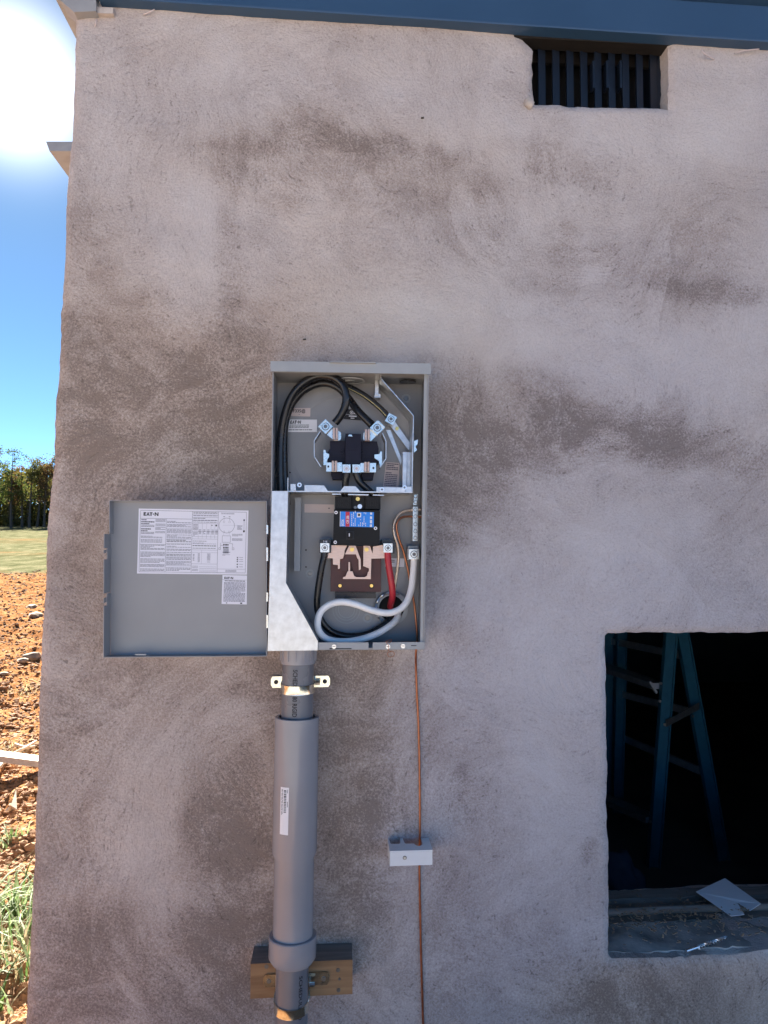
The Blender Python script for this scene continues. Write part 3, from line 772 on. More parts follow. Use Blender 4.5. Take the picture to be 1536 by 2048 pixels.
# hub bracket below the top
pp_obj('hub_bracket', [([(690, 758), (742, 752), (744, 756), (692, 762)], .050, .012), ([(750, 746), (757, 746), (757, 790), (750, 790)], .045, .012), ([(749, 788), (761, 788), (761, 795), (749, 795)], .04, .012)], 'galvanised', pan, .001)
for px, py, rp in ((812, 797, 9), (620, 1147, 8.5), (735, 1236, 9.5)):
    k = flat_disc('knockout', px, py, .0102, rp, .0014, 'grey_paint_edge', pan, rp * .62)
    flat_disc('bolt_hole', px, py, .0104, rp * .56, .0012, 'tin_dark', k)
for rr in (28, 22, 17): flat_disc('knockout_ring', 693, 1219, .0102, rr, .0009, 'grey_paint_edge', pan, rr - 1.6, 40)
flat_disc('socket_emboss', 690, 898, .0101, 112, .0016, 'grey_paint', pan, 104, 64)
for px, py in ((612, 1100), (612, 1134), (580, 945), (705, 790)): flat_disc('hole', px, py, .0102, 1.8, .0006, 'ink', pan, 0, 10)

# partition in the meter compartment
bm = bmesh.new(); ribbon(bm, [(761, 746), (762, 757), (827, 831), (824, 984)], 1.6, .100, .0104); obj('barrier', bm, 'galvanised', pan)
pp_obj('barrier_strip', [([(806, 904), (814, 904), (813, 972), (805, 972)], .060, .0104), ([(814.5, 904), (823, 905), (822, 972), (814, 972)], .056, .052)], 'galvanised', pan, .0006)
pp_obj('barrier_clip', [([(828, 882), (836, 879), (835, 888), (831, 893), (834, 900), (828, 905)], .098, .094)], 'tin', pan)
# shelf between the compartments
shelf = pp_obj('shelf', [([(575, 981.4), (825, 983.6), (825, 985.8), (575, 983.6)], .106, .0104)], 'galvanised', pan)
for tb in ([(581, 968), (591, 968), (592, 981), (581, 981)], [(609, 970), (648, 971), (656, 982.6), (609, 982)], [(688, 972.5), (711, 972.5), (721, 983), (680, 983)], [(753, 974), (810, 975), (810, 984), (753, 984)], [(575, 955), (576.6, 955), (576.6, 982), (575, 982)], [(811, 973), (823, 973), (823, 984), (811, 984)]):
    pp_obj('tab', [(tb, .107, .105)], 'galvanised', shelf)
for px, py in ((599, 970), (764, 979), (809, 975)):
    s_ = flat_disc('screw', px, py, .1072, 4.6, .003, 'steel', shelf); flat_disc('slot', px, py, .1103, 2.2, .0004, 'tin_dark', s_, 0, 8)
pp_obj('breaker_rail', [([(664, 987), (682, 987), (682, 989.4), (664, 989.4)], .095, .05), ([(696, 987.6), (737, 988.6), (737, 991), (696, 990)], .095, .05), ([(746, 989), (768, 989.6), (768, 991.4), (746, 991)], .095, .05)], 'galvanised', shelf)

# meter socket
sock = pp_obj('meter_socket', [([(691, 867), (722, 868), (722, 940), (691, 939)], .078, .0108)], 'meter_navy', pan, .0015)
pp_obj('socket_block', [([(660, 882), (690.6, 882), (690.6, 925), (655, 925), (655, 905), (660, 897)], .062, .0108)], 'meter_navy', sock, .0015)
pp_obj('socket_block', [([(722.6, 882), (754, 883), (757, 897), (757, 926), (722.6, 926)], .062, .0108)], 'meter_navy', sock, .0015)
pp_obj('socket_foot', [([(660, 926), (690, 926), (690, 948), (686, 958), (665, 958), (662, 948)], .052, .0108)], 'meter_navy', sock, .0012)
pp_obj('socket_foot', [([(723, 927), (752, 927), (748, 948), (746, 959), (726, 959), (723, 948)], .052, .0108)], 'meter_navy', sock, .0012)
pp_obj('moulded_rib', [(rect(695, 893, 713, 900), .0798, .0782)], 'meter_navy', sock, .0004)
pp_obj('moulded_rib', [(rect(660, 910, 690, 912), .0636, .0622)], 'meter_navy', sock); pp_obj('moulded_rib', [(rect(723, 912, 754, 914), .0636, .0622)], 'meter_navy', sock)
for px in (684, 724): flat_disc('socket_boss', px, 903, .0622, 4.2, .003, 'meter_navy', sock, 2.2, 16)
pp_obj('index_clip', [([(696, 872), (698, 869), (703, 869), (705, 873)], .082, .0784)], 'tin', sock)
def jaw(plate, x0, y0, x1, y1, d):
    pl = pp_obj('jaw_plate', [(plate, d, d - .004)], 'tin', sock, .0007)
    for a, c in ((x0, (x0 + x1) / 2 - .4), ((x0 + x1) / 2 + .4, x1)):
        bm = bmesh.new(); p0, p1 = W((a + c) / 2, y0, d + .012), W((a + c) / 2, y1, d + .012); hw = abs(xz(c, y0, d + .012)[0] - xz(a, y0, d + .012)[0]) / 2
        tube(bm, [p0, p1], hw, 10, 1, smoothp=False); bar(bm, p0 + Vector((0, .008, 0)), p1 + Vector((0, .008, 0)), (hw * .85, 0, 0), (0, .007, 0)); obj('jaw', bm, 'bus_metal', pl, True, 50)
jaw([(654, 869), (664, 858), (678, 862), (682, 866), (682, 878), (678, 881), (668, 881)], 665.5, 856, 676.5, 879, .084)
jaw([(727, 866), (733, 861), (742, 857), (753, 871), (742, 882), (730, 882), (726, 878)], 729.5, 859, 740.5, 881, .084)
jaw(rect(652.5, 925, 684, 943), 663.5, 922, 674.5, 941.5, .080)
jaw(rect(721, 926, 752, 944.5), 728.5, 924, 739.5, 943, .080)
pp_obj('jaw_stop', [(rect(655, 931, 658.5, 935), .0806, .0802)], 'ink', sock); pp_obj('jaw_stop', [(rect(745, 934, 748.5, 938), .0806, .0802)], 'ink', sock)
def lug(px, py, half, ang, d, parent=pan, bolt='tin_dark', thick=.022):
    ca, sa = math.cos(math.radians(ang)), math.sin(math.radians(ang))
    pts = [(px + (x * ca - y * sa) * half, py + (x * sa + y * ca) * half) for x, y in ((-1, -1), (1, -1), (1, 1), (-1, 1))]
    l = pp_obj('lug', [(pts, d, d - thick)], 'tin', parent, .0012)
    r_ = half * .74
    flat_disc('bolt_well', px, py, d + .0001, r_, .0005, bolt, l, 0, 24)
    s_ = flat_disc('set_screw', px, py, d + .0007, r_ * .80, .0022, 'tin', l, r_ * .50, 24)
    flat_disc('hex_recess', px, py, d + .0009, r_ * .48, .0006, bolt, l, 0, 6)
    return l
lug(651, 853, 10.5, 45, .096, sock); lug(754.5, 855.5, 10.5, 45, .096, sock)
pp_obj('lug_wing', [([(638, 852), (651, 839), (653, 841), (640, 854)], .100, .074)], 'tin', sock, .0005); pp_obj('lug_wing', [([(757, 841), (770, 854), (768, 856.5), (755, 843)], .100, .074)], 'tin', sock, .0005)
lug(693, 937, 8, 0, .088, sock, 'bus_metal'); lug(713, 937, 8, 0, .088, sock, 'bus_metal')
bm = bmesh.new(); ribbon(bm, [(641, 862), (628.5, 881), (628.5, 913), (642, 934)], 1.5, .090, .040); obj('guard_plate', bm, 'galvanised', sock)
bm = bmesh.new(); ribbon(bm, [(765, 866), (772, 883), (772, 917), (760, 935)], 1.5, .090, .040); obj('guard_plate', bm, 'galvanised', sock)
pp_obj('side_clip', [([(647, 900), (651, 900), (652, 906), (658, 908), (658, 914), (655, 918), (652, 930), (647, 930)], .072, .068)], 'tin', sock, .0005)
pp_obj('side_clip', [([(764, 903), (760.5, 903), (759, 908), (749, 909), (749, 916), (758, 922), (760, 933), (764, 928)], .072, .068)], 'tin', sock, .0005)
# neutral strap with its lug
strap = pp_obj('neutral_strap', [([(778, 848), (789, 842), (823, 890), (817, 900)], .022, .018)], 'galvanised', pan, .0005)
pp_obj('ground_strap', [([(772, 860), (781, 860), (806, 925), (806, 940)], .014, .0106)], 'galvanised', pan)
lug(782, 838, 9, 28, .060, strap, thick=.03)
flat_disc('brass_screw', 794, 857, .023, 3.6, .004, 'brass', strap)
# labels in the meter compartment
rnd = random.Random(3)
def label_obj(name, quad, d, mats, parent, fill):
    fn = quadfn(*[W(x, y, d + .0004) for x, y in (quad[0], quad[1], quad[3])])
    bm = bmesh.new(); fs = PP(bm, quad, d + .0004, d); fill(bm, fn); return obj(name, bm, mats, parent)
def f_small(bm, fn):
    a, b_, c = fn(0.16, .55, .0003), fn(.78, .55, .0003), fn(.16, .2, .0003)
    write(bm, 'F335@', lambda u, v: a + (b_ - a).normalized() * u + Vector((0, 0, v)), abs(fn(0, .22).z - fn(0, .62).z), 1, (b_ - a).length)
    strip(bm, fn, .46, .76, .49, .84, .0003, 1)
label_obj('number_label', [(581, 816), (621, 816), (620.5, 833), (579, 832)], .0122, ['paper_pink', 'ink'], pan, f_small)
def f_eaton(bm, fn):
    logo(bm, fn, .06, .08, .38, .26, .0003, 1)
    fine_print(bm, fn, .05, .42, .75, .72, 3, .0003, 1, rnd, .9, .4); fine_print(bm, fn, .05, .80, .9, .96, 1, .0003, 1, rnd, .9, .35)
label_obj('maker_label', [(578, 839), (634, 839), (634, 864), (574, 864)], .0122, ['paper_white', 'ink'], pan, f_eaton)
def f_ul(bm, fn):
    c = fn(.42, .3, .0004); disc(bm, c, FRONT, .0042, .0003, 18, 1, .0030); disc(bm, c, FRONT, .0014, .0003, 8, 1)
    strip(bm, fn, .56, .32, .85, .42, .0004, 1); strip(bm, fn, .3, .62, .82, .72, .0004, 1); strip(bm, fn, .45, .82, .7, .9, .0004, 1); strip(bm, fn, .0, .52, 1, .545, .0004, 1)
label_obj('listing_label', [(692, 818), (722, 820), (723, 841), (687, 838)], .0122, ['ink', 'paper_white'], pan, f_ul)
label_obj('warning_label', [(772, 924), (799, 926), (797, 977), (766, 974)], .0122, ['paper_pink', 'ink_fine'], pan, lambda bm, fn: fine_print(bm, fn, .07, .04, .95, .97, 13, .0003, 1, rnd, .97, .55))
label_obj('blank_label', [(609, 1008), (668, 1009), (668, 1026), (609, 1025)], .0102, ['paper_pink', 'ink_fine'], pan, lambda bm, fn: strip(bm, fn, .8, .4, .86, .5, .0003, 1))
label_obj('size_label', [(770, 1116), (809, 1117), (808, 1134), (770, 1133)], .0102, ['paper_label', 'ink_fine'], pan, lambda bm, fn: fine_print(bm, fn, .1, .2, .5, .6, 2, .0003, 1, rnd))

# lower compartment
pp_obj('inner_flange', [([(590, 995), (602, 995), (600, 1142), (588, 1142)], .040, .0104)], 'grey_paint_edge', pan, .0008)
cov = pp_obj('gutter_cover', [([(544, 982), (576, 982), (572, 1166), (636, 1283), (635, 1300.6), (535, 1302)], .126, .1245)], 'galvanised', pan)
bm = bmesh.new(); ribbon(bm, [(575.4, 983), (571.4, 1166), (635.4, 1283)], 1.2, .1244, .040); obj('cover_flange', bm, 'grey_paint', cov)
pp_obj('bottom_flange', [([(636.6, 1285), (737, 1285), (737, 1299), (636.4, 1299.6)], .123, .1205), ([(745.5, 1285), (849, 1284), (849, 1298.4), (745.5, 1299)], .123, .1205)], 'grey_paint_edge', pan, .0006)
for px, py in ((668, 1293), (776, 1293), (806, 1292)):
    s_ = flat_disc('screw', px, py, .1232, 4.4, .0022, 'steel', pan, 0, 16); pp_obj('slot', [(rect(px - 3, py - .6, px + 3, py + .6), .1258, .1255)], 'tin_dark', s_)
pp_obj('latch_slot', [(rect(659, 1296.4, 703, 1298.4), .1238, .1232)], 'ink', pan); pp_obj('latch_slot', [(rect(822, 1290.6, 833, 1292), .1238, .1232)], 'ink', pan)

brk = pp_obj('main_breaker', [([(668, 1019), (760, 1021), (759, 1091), (666, 1089)], .088, .0108)], 'breaker_black', pan, .0012)
def pod(x0, x1):
    p_ = pp_obj('vent_pod', [([(x0, 993), (x1, 993.6), (x1, 1018.4), (x0, 1018)], .080, .0108)], 'breaker_black', brk, .003)
    bm = bmesh.new(); s = .00115
    for j in range(5):
        for i in range(6):
            if rnd.random() < .15: continue
            px = x0 + 6 + (x1 - x0 - 12) * (i + .25 * (j % 2)) / 5.3; py = 998 + 4 * j
            disc(bm, W(px, py, .0801), FRONT, .0011, .0003, 6)
    q = obj('vent_holes', bm, 'ink', p_); q['kind'] = 'stuff'
pod(670, 703); pod(731, 761)
pp_obj('breaker_neck', [(rect(703.5, 992, 730.5, 1018.4), .070, .0108)], 'breaker_black', brk, .001)
flat_disc('brass_screw', 715.5, 998, .0702, 4, .004, 'brass', brk); flat_disc('screw', 719.5, 1013, .0702, 4.6, .003, 'steel', brk); flat_disc('screw_hole', 710.5, 1015, .0702, 3.2, .0006, 'tin_dark', brk, 0, 12)
def f_brk(bm, fn):
    strip(bm, fn, .165, .01, .285, .99, .0003, 1)
    strip(bm, fn, .50, .06, .62, .36, .0003, 2); strip(bm, fn, .53, .12, .59, .28, .0005, 3)
    strip(bm, fn, .885, .02, .945, .17, .0003, 2); strip(bm, fn, .885, .28, .945, .45, .0003, 2); strip(bm, fn, .885, .52, .945, .74, .0003, 2); strip(bm, fn, .885, .82, .945, .98, .0003, 2)
    strip(bm, fn, 0, 0, .016, 1, .0003, 2)
    U = (fn(1, 0) - fn(0, 0)); V = (fn(0, 1) - fn(0, 0)); ul, vl = U.length, V.length; un, vn = U / ul, V / vl
    def up_text(s, u, v, h, wd, mi):       # reads upwards
        o_ = fn(u, v, .0005); write(bm, s, lambda a, c: o_ - vn * a - un * c, h, mi, wd)
    up_text('EATON', .125, .96, .085 * ul, .42 * vl, 2); up_text('CSR 25k', .262, .80, .07 * ul, .55 * vl, 2)
    for u in (.34, .39, .44, .55, .60, .66, .70, .75):
        v = .95
        while v > (.42 if .48 < u < .63 else .06):
            l = rnd.uniform(.06, .16)
            if rnd.random() < .62: strip(bm, fn, u, v - l, u + .018, v, .0003, 2)
            v -= l + .03
label_obj('breaker_label', [(680, 1023), (748, 1024.5), (747.5, 1054.5), (679.5, 1053)], .0882, ['label_blue', 'label_red', 'paper_white', 'ink'], brk, f_brk)
for px, py in ((672, 1025), (751, 1056.5), (670.5, 1084.5)):
    s_ = flat_disc('rivet', px, py, .0882, 3.4, .0012, 'paper_white', brk, 1.5, 16)
sw = pp_obj('breaker_switch', [(rect(695, 1064, 705, 1077), .098, .0884)], 'breaker_black', brk, .0012)
pp_obj('switch_mark', [(rect(697.6, 1066.5, 699.4, 1073), .0984, .0982)], 'paper_label', sw)
pp_obj('switch_well', [(rect(692, 1062, 708.5, 1079), .0888, .0884)], 'ink', brk)
# bus assembly below the breaker
base = pp_obj('bus_base', [([(662, 1092), (763, 1092), (762, 1184), (661, 1183)], .040, .0108)], 'bakelite', pan, .0015)
pp_obj('base_foot', [(rect(670, 1184.6, 752, 1196.6), .030, .0108)], 'rubber_black', base, .001)
for i in range(4): pp_obj('foot_step', [(rect(674 + 20 * i, 1187, 687 + 20 * i, 1191), .0325, .0302)], 'rubber_black', base)
for px in (680, 743):
    flat_disc('screw_well', px, 1172, .0402, 5.2, .0005, 'ink', base); flat_disc('brass_screw', px, 1171.4, .0408, 3.3, .003, 'brass', base)
zt = lambda x, y: (640 + x * 160 / 1536, 1080 + y * 120 / 1152)
bl_ = [zt(*q) for q in ((215, 100), (520, 105), (470, 210), (470, 260), (440, 355), (385, 365), (382, 545), (345, 560), (345, 480), (250, 470), (248, 355), (140, 345), (170, 235), (215, 200))]
br_ = [zt(*q) for q in ((835, 110), (960, 115), (1010, 265), (1020, 125), (1200, 95), (1240, 240), (1240, 352), (985, 358), (975, 750), (440, 748), (445, 715), (490, 700), (530, 605), (545, 600), (548, 425), (575, 425), (577, 600), (625, 605), (655, 690), (700, 715), (860, 715), (905, 685), (920, 620), (940, 600), (940, 545), (830, 500))]
ct_ = [zt(*q) for q in ((560, 110), (685, 110), (780, 370), (785, 560), (745, 580), (740, 380), (715, 350), (690, 275), (480, 275))]
for pts, dd in ((bl_, .052), (br_, .053), (ct_, .054)): pp_obj('bus_bar', [(pts, dd, dd - .004)], 'bus_metal', base, .0004)
pp_obj('bus_rib', [([zt(*q) for q in ((460, 350), (480, 275), (690, 275), (720, 345), (740, 600), (640, 600), (600, 430), (540, 430), (520, 600), (400, 600), (400, 370))], .048, .0402)], 'bakelite', base, .001)
for px in (704, 733):
    s_ = flat_disc('brass_screw', px, 1099, .0545, 4.2, .004, 'brass', base, 0, 18)
lugL = lug(649.5, 1095.5, 9, 0, .070, base, thick=.03); lug(776, 1096, 9, 0, .070, base, thick=.03)
pp_obj('lug_mark', [(rect(647, 1081, 648.4, 1085), .0605, .0602), (rect(650.5, 1081.5, 654.5, 1085), .0605, .0602)], 'paper_white', base)
pp_obj('lug_carrier', [(rect(639, 1079, 662, 1106), .060, .0108)], 'rubber_black', base, .001); pp_obj('lug_carrier', [(rect(764, 1080, 789, 1107), .040, .0108)], 'rubber_black', base, .001)
# neutral lug and ground bar
lug(828, 1108.5, 10, 0, .060, pan, thick=.03)
pp_obj('lug_carrier', [(rect(816, 1092, 836, 1099), .045, .0108), (rect(815.4, 1098, 818, 1120), .058, .0108)], 'grey_paint_edge', pan)
gb = pp_obj('ground_bar', [([(826, 1013.5), (836, 1013.5), (835, 1082), (825.5, 1082)], .050, .030)], 'tin', pan, .0008)
pp_obj('ground_bar_end', [([(829, 988), (836, 988.5), (833.5, 1010), (826.5, 1010)], .050, .034)], 'tin', gb, .0008)
for py, m_ in ((1019.5, 'tin'), (1033, 'tin'), (1048.5, 'tin'), (1062.5, 'tin'), (1076, 'tin'), (992, 'tin'), (1004, 'tin')):
    px = 830.6 if py > 1010 else 831
    flat_disc('screw_ring', px, py, .0502, 3.9, .0005, 'tin_dark', gb, 0, 16); s_ = flat_disc('screw', px, py, .0504, 2.9, .0016, m_, gb, 0, 14)
bm = cable([(833, 1031, .052), (845, 1031, .056), (856, 1031, .120), (857, 1031, .128)], .0013, seg=8); obj('bond_screw', bm, 'steel', gb, True)
# conduit hub in the back of the box
bm = bmesh.new(); c = W(782, 1216, .0106); disc(bm, c, FRONT, .041, .010, 40, 0, .031); hub = obj('conduit_hub', bm, 'grey_paint_edge', pan, True, 40)
bm = bmesh.new(); disc(bm, W(783, 1216, .0106), FRONT, .0305, .0008, 36); obj('hub_opening', bm, 'void_black', hub)
bm = bmesh.new(); pts = []
for k in range(26):
    a = math.radians(60 + k * 9.5); pts.append(W(782, 1216, .022) + Vector((math.cos(a) * .037, -.002 * math.sin(k * 2.1), math.sin(a) * .037)))
tube(bm, pts, .0032, 8, 3); obj('foil_rim', bm, 'steel', hub, True)
# seal wires
bm = cable([(775, 1281, .125), (779, 1286, .128), (783, 1279, .13), (772, 1283, .127), (777, 1291, .126), (778, 1303, .124), (787, 1304, .12), (788, 1311, .12), (779, 1314, .12), (775, 1307, .121), (783, 1302, .122)], .0007, seg=6, sub=6); obj('seal_wire', bm, 'copper', pan, True)

# door, swung open flat to the left
door = pp_obj('door', [([(221, 1003), (532, 1003), (532, 1311), (221, 1309)], .100, .098)], 'grey_paint', pan)
DF = .142
pp_obj('flange', [([(218.4, 1002), (219.6, 1002), (219.6, 1068), (218.4, 1068)], .126, .0985)], 'grey_paint', door)
pp_obj('flange', [([(207.5, 1068), (209, 1068), (208.6, 1096), (207.2, 1096)], DF, .0985), ([(213.5, 1096), (214.8, 1096), (214.6, 1119), (213.2, 1119)], .126, .0985), ([(207.2, 1100), (208.4, 1100), (208.2, 1106), (207, 1106)], DF, .126),
                  ([(207, 1119), (208.4, 1119), (208, 1187), (206.8, 1187)], DF, .0985), ([(213, 1187), (214.4, 1187), (214.2, 1212), (212.8, 1212)], .126, .0985), ([(206.8, 1196), (208, 1196), (208, 1206), (206.8, 1206)], DF, .126), ([(206.8, 1212), (208.2, 1212), (207.6, 1315), (206.2, 1315)], DF, .0985)], 'grey_paint', door)
pp_obj('flange', [([(207, 1314), (533, 1311.4), (533, 1312.8), (207, 1315.4)], .130, .0985)], 'grey_paint', door)
pp_obj('flange', [([(219, 1001), (533, 1002), (533, 1003.2), (219, 1002.2)], .120, .0985)], 'grey_paint', door)
pp_obj('flange', [([(532.6, 1003), (534, 1003), (533.4, 1312), (532, 1312)], .128, .0985)], 'grey_paint', door)
for y0, y1 in ((1050, 1068), (1095, 1122), (1185, 1203), (1230, 1256)): pp_obj('hinge_tab', [(rect(532.6, y0, 536, y1), .131, .126)], 'tin', door)
pp_obj('latch_tab', [(rect(270, 1308, 292, 1310.6), .136, .131)], 'grey_paint_edge', door)
def f_big(bm, fn):
    lf = .0003; I, K = 1, 2
    def ln(u0, v0, u1, v1, t=.0022): strip(bm, fn, u0 - (t * .55 if u0 == u1 else 0), v0 - (t if v0 == v1 else 0), u1 + (t * .55 if u0 == u1 else 0), v1 + (t if v0 == v1 else 0), lf, K)
    for a in ((.018, .028, .982, .028), (.018, .972, .982, .972)): ln(*a)
    for a in ((.018, .028, .018, .972), (.982, .028, .982, .972), (.252, .15, .252, .972), (.488, .028, .488, .972), (.724, .028, .724, .972)): ln(*a)
    ln(.018, .15, .488, .15)
    logo(bm, fn, .045, .055, .135, .055, lf, I)
    def block(u0, u1, vs):
        for v0, v1, rows, m_ in vs: fine_print(bm, fn, u0, v0, u1, v1, rows, lf, m_, rnd, .85, .40)
    block(.026, .145, ((.165, .20, 1, K), (.195, .235, 1, I), (.225, .26, 1, I), (.25, .29, 2, K), (.305, .345, 1, I), (.335, .37, 1, I), (.36, .40, 2, K)))
    block(.155, .245, ((.16, .21, 3, K), (.23, .27, 3, K), (.28, .33, 3, K), (.345, .38, 3, K)))
    block(.026, .22, ((.42, .46, 3, K), (.475, .53, 3, K))); ln(.018, .55, .252, .55)
    block(.026, .245, ((.56, .64, 5, K), (.665, .75, 5, K), (.77, .84, 4, K), (.855, .905, 3, K), (.925, .965, 2, K)))
    block(.26, .482, ((.165, .225, 3, K), (.235, .30, 4, K), (.315, .38, 4, K), (.395, .46, 4, K), (.475, .52, 2, I), (.54, .60, 4, K), (.615, .68, 4, K), (.70, .735, 2, I), (.75, .79, 2, K), (.81, .87, 4, K), (.885, .96, 4, K)))
    for v in (.30, .468, .53, .69, .74, .80, .875): ln(.252, v, .488, v, .0014)
    block(.496, .716, ((.04, .07, 2, I), (.09, .11, 1, K), (.13, .15, 1, I), (.16, .18, 1, K), (.19, .205, 1, I)))
    for v in (.08, .12, .17, .215): ln(.488, v, .724, v, .0014)
    for u in (.545, .582, .62, .66, .695): ln(u, .22, u, .45, .001)
    for v in (.34, .42, .455): ln(.488, v, .724, v, .0014)
    block(.496, .54, ((.23, .33, 5, K), (.35, .41, 4, K)))
    for u in (.55, .588, .625, .665, .70): fine_print(bm, fn, u, .31, u + .022, .39, 4, lf, K, rnd, .9, .4)
    strip(bm, fn, .70, .23, .714, .255, lf, I); strip(bm, fn, .664, .235, .672, .25, lf, I)
    block(.496, .71, ((.47, .50, 2, I), (.515, .54, 2, K), (.555, .58, 1, I), (.595, .61, 1, I)))
    ln(.488, .625, .724, .625, .0014); ln(.58, .625, .58, .84, .001); ln(.488, .665, .724, .665, .001); ln(.488, .84, .724, .84, .0014)
    fine_print(bm, fn, .545, .68, .565, .82, 10, lf, K, rnd, 1, .4); fine_print(bm, fn, .63, .68, .66, .82, 10, lf, K, rnd, 1, .4); fine_print(bm, fn, .50, .69, .515, .8, 5, lf, K, rnd, 1, .4)
    for v in (.885, .91, .935, .955): ln(.56, v, .716, v, .0012); fine_print(bm, fn, .496, v - .012, .55, v, 1, lf, K, rnd, 1, .5)
    # wiring diagram
    block(.75, .87, ((.045, .07, 2, K),)); ln(.724, .915, .982, .915, .0014); block(.80, .90, ((.93, .965, 3, K),))
    ctr = (.803, .24); ru, rv = .072, .118
    for k in range(36):
        a0, a1 = math.radians(k * 10), math.radians(k * 10 + 10.5)
        bm.faces.new([bm.verts.new(fn(ctr[0] + r * ru * math.cos(a), ctr[1] + r * rv * math.sin(a), lf)) for r, a in ((1, a0), (1, a1), (.965, a1), (.965, a0))]).material_index = K
    for u in (.778, .828):
        for v in (.17, .32): ln(u - .006, v, u - .006, v + .03, .0015); ln(u + .006, v, u + .006, v + .03, .0015); ln(u, v - .05 if v < .2 else v + .03, u, v if v < .2 else v + .07, .001)
        strip(bm, fn, u - .008, .10, u + .008, .107, lf, I)
    ln(.77, .235, .95, .235, .0008)
    for a in ((.765, .40, .84, .40), (.765, .50, .84, .50), (.765, .40, .765, .50), (.84, .40, .84, .50), (.775, .47, .80, .45), (.75, .51, .75, .58), (.86, .52, .86, .58), (.75, .55, .78, .55), (.83, .52, .86, .52)):
        if a[0] == a[2] or a[1] == a[3]: ln(*a, .0018)
    for j in range(2):
        for i in range(4): strip(bm, fn, .775 + .013 * i, .525 + .045 * j, .784 + .013 * i, .552 + .045 * j, lf, I)
    for j in range(6): strip(bm, fn, .775, .605 + .012 * j, .826, .611 + .012 * j, lf, K)
    for u in (.735, .858): ln(u, .585, u + .016, .585, .002); ln(u, .615, u + .016, .615, .002); ln(u, .585, u, .615, .002); ln(u + .016, .585, u + .016, .615, .002)
    block(.855, .95, ((.37, .41, 3, K), (.44, .48, 3, K))); block(.77, .84, ((.65, .67, 2, K), (.69, .71, 2, K))); block(.90, .945, ((.24, .31, 5, K),))
    ln(.962, .13, .962, .30, .002); strip(bm, fn, .955, .14, .969, .165, lf, K); strip(bm, fn, .954, .31, .970, .34, lf, I)
    for i, v in enumerate((.73, .76, .79, .835, .875)):
        block(.925, .96, ((v, v + .012, 1, K),)); strip(bm, fn, .902, v - .004, .914, v + .014, lf, I if i in (1, 3) else K)
label_obj('instruction_label', [(277.5, 1017), (497, 1021), (494, 1149.5), (274, 1147)], .1002, ['paper_label', 'ink', 'ink_fine'], door, f_big)
def f_low(bm, fn):
    logo(bm, fn, .08, .06, .36, .075, .0003, 1); strip(bm, fn, 0, .155, 1, .16, .0003, 2); fine_print(bm, fn, .1, .185, .93, .215, 1, .0003, 1, rnd, 1, .8)
    fine_print(bm, fn, .07, .25, .95, .93, 17, .0003, 2, rnd, .9, .45); strip(bm, fn, .76, .94, .84, .985, .0003, 1); strip(bm, fn, .18, .945, .23, .975, .0003, 1)
label_obj('notice_label', [(445, 1150), (494, 1151), (493.5, 1209), (443, 1208)], .1002, ['paper_label', 'ink', 'ink_fine'], door, f_low)

# ================================================================== CABLES
def cable_thing(name, label, pts, r, m_, cat='cable', stripe=None):
    bm = cable(pts, r, seg=14)
    o = obj(name, bm, m_, None, True, 60); tag(o, label, cat)
    return o
cable_thing('black_cable', 'thick black cable arching over the meter socket into its upper left lug', [(566, 1010, .060), (562, 985, .062), (560, 940, .062), (561, 880, .062), (567, 838, .066), (581, 797, .072), (604, 768, .078), (635, 752, .084), (664, 754, .090), (684, 768, .095), (692, 790, .096), (690, 812, .094), (681, 832, .090), (670, 846, .086)], .0092, 'rubber_black')
cable_thing('black_cable', 'black cable passing behind the arch down to the upper right meter lug', [(574, 1010, .038), (571, 985, .040), (568, 930, .040), (568, 870, .042), (575, 828, .044), (592, 796, .046), (617, 775, .048), (648, 766, .050), (676, 775, .054), (697, 797, .062), (716, 822, .074), (744, 850, .086)], .0092, 'rubber_black')
o = cable_thing('black_cable', 'slimmer black cable with a pale stripe ending in the small right lug', [(566, 1010, .030), (562, 985, .030), (560, 930, .030), (564, 870, .030), (574, 828, .030), (594, 793, .030), (622, 770, .030), (655, 764, .032), (690, 771, .036), (725, 788, .042), (755, 811, .048), (777, 833, .050)], .0070, 'rubber_black')
bm = cable([(594, 797, .0372), (622, 774, .0372), (655, 767.5, .0392), (690, 774.4, .0432), (725, 791.3, .0492), (755, 814.2, .0552), (772, 832, .0566)], .0011, seg=6); obj('stripe', bm, 'stripe_yellow', o)
cable_thing('black_cable', 'short black cable dropping straight from the lower left meter lug', [(693, 938, .074), (693, 950, .074), (691, 966, .070), (690, 984, .066), (690, 996, .060)], .0082, 'rubber_black')
cable_thing('black_cable', 'short black cable slanting right from the lower right meter lug', [(712, 938, .074), (714, 950, .074), (719, 963, .072), (731, 975, .070), (745, 988, .066), (748, 998, .060)], .0082, 'rubber_black')
cable_thing('black_cable', 'black cable hanging from the left breaker lug and looping under the white one', [(649, 1098, .058), (648, 1112, .058), (643, 1135, .058), (636, 1180, .056), (634, 1210, .052), (641, 1238, .046), (662, 1262, .040), (692, 1272, .036), (724, 1271, .034), (752, 1260, .032), (775, 1243, .026), (786, 1222, .008), (787, 1218, -.02)], .0078, 'rubber_black')
cable_thing('red_cable', 'red cable hanging from the right breaker lug into the rear hole', [(776, 1100, .058), (775.5, 1110, .058), (778, 1135, .058), (783, 1165, .056), (785, 1190, .048), (782, 1207, .030), (781, 1214, .008), (781, 1216, -.02)], .0078, 'rubber_red')
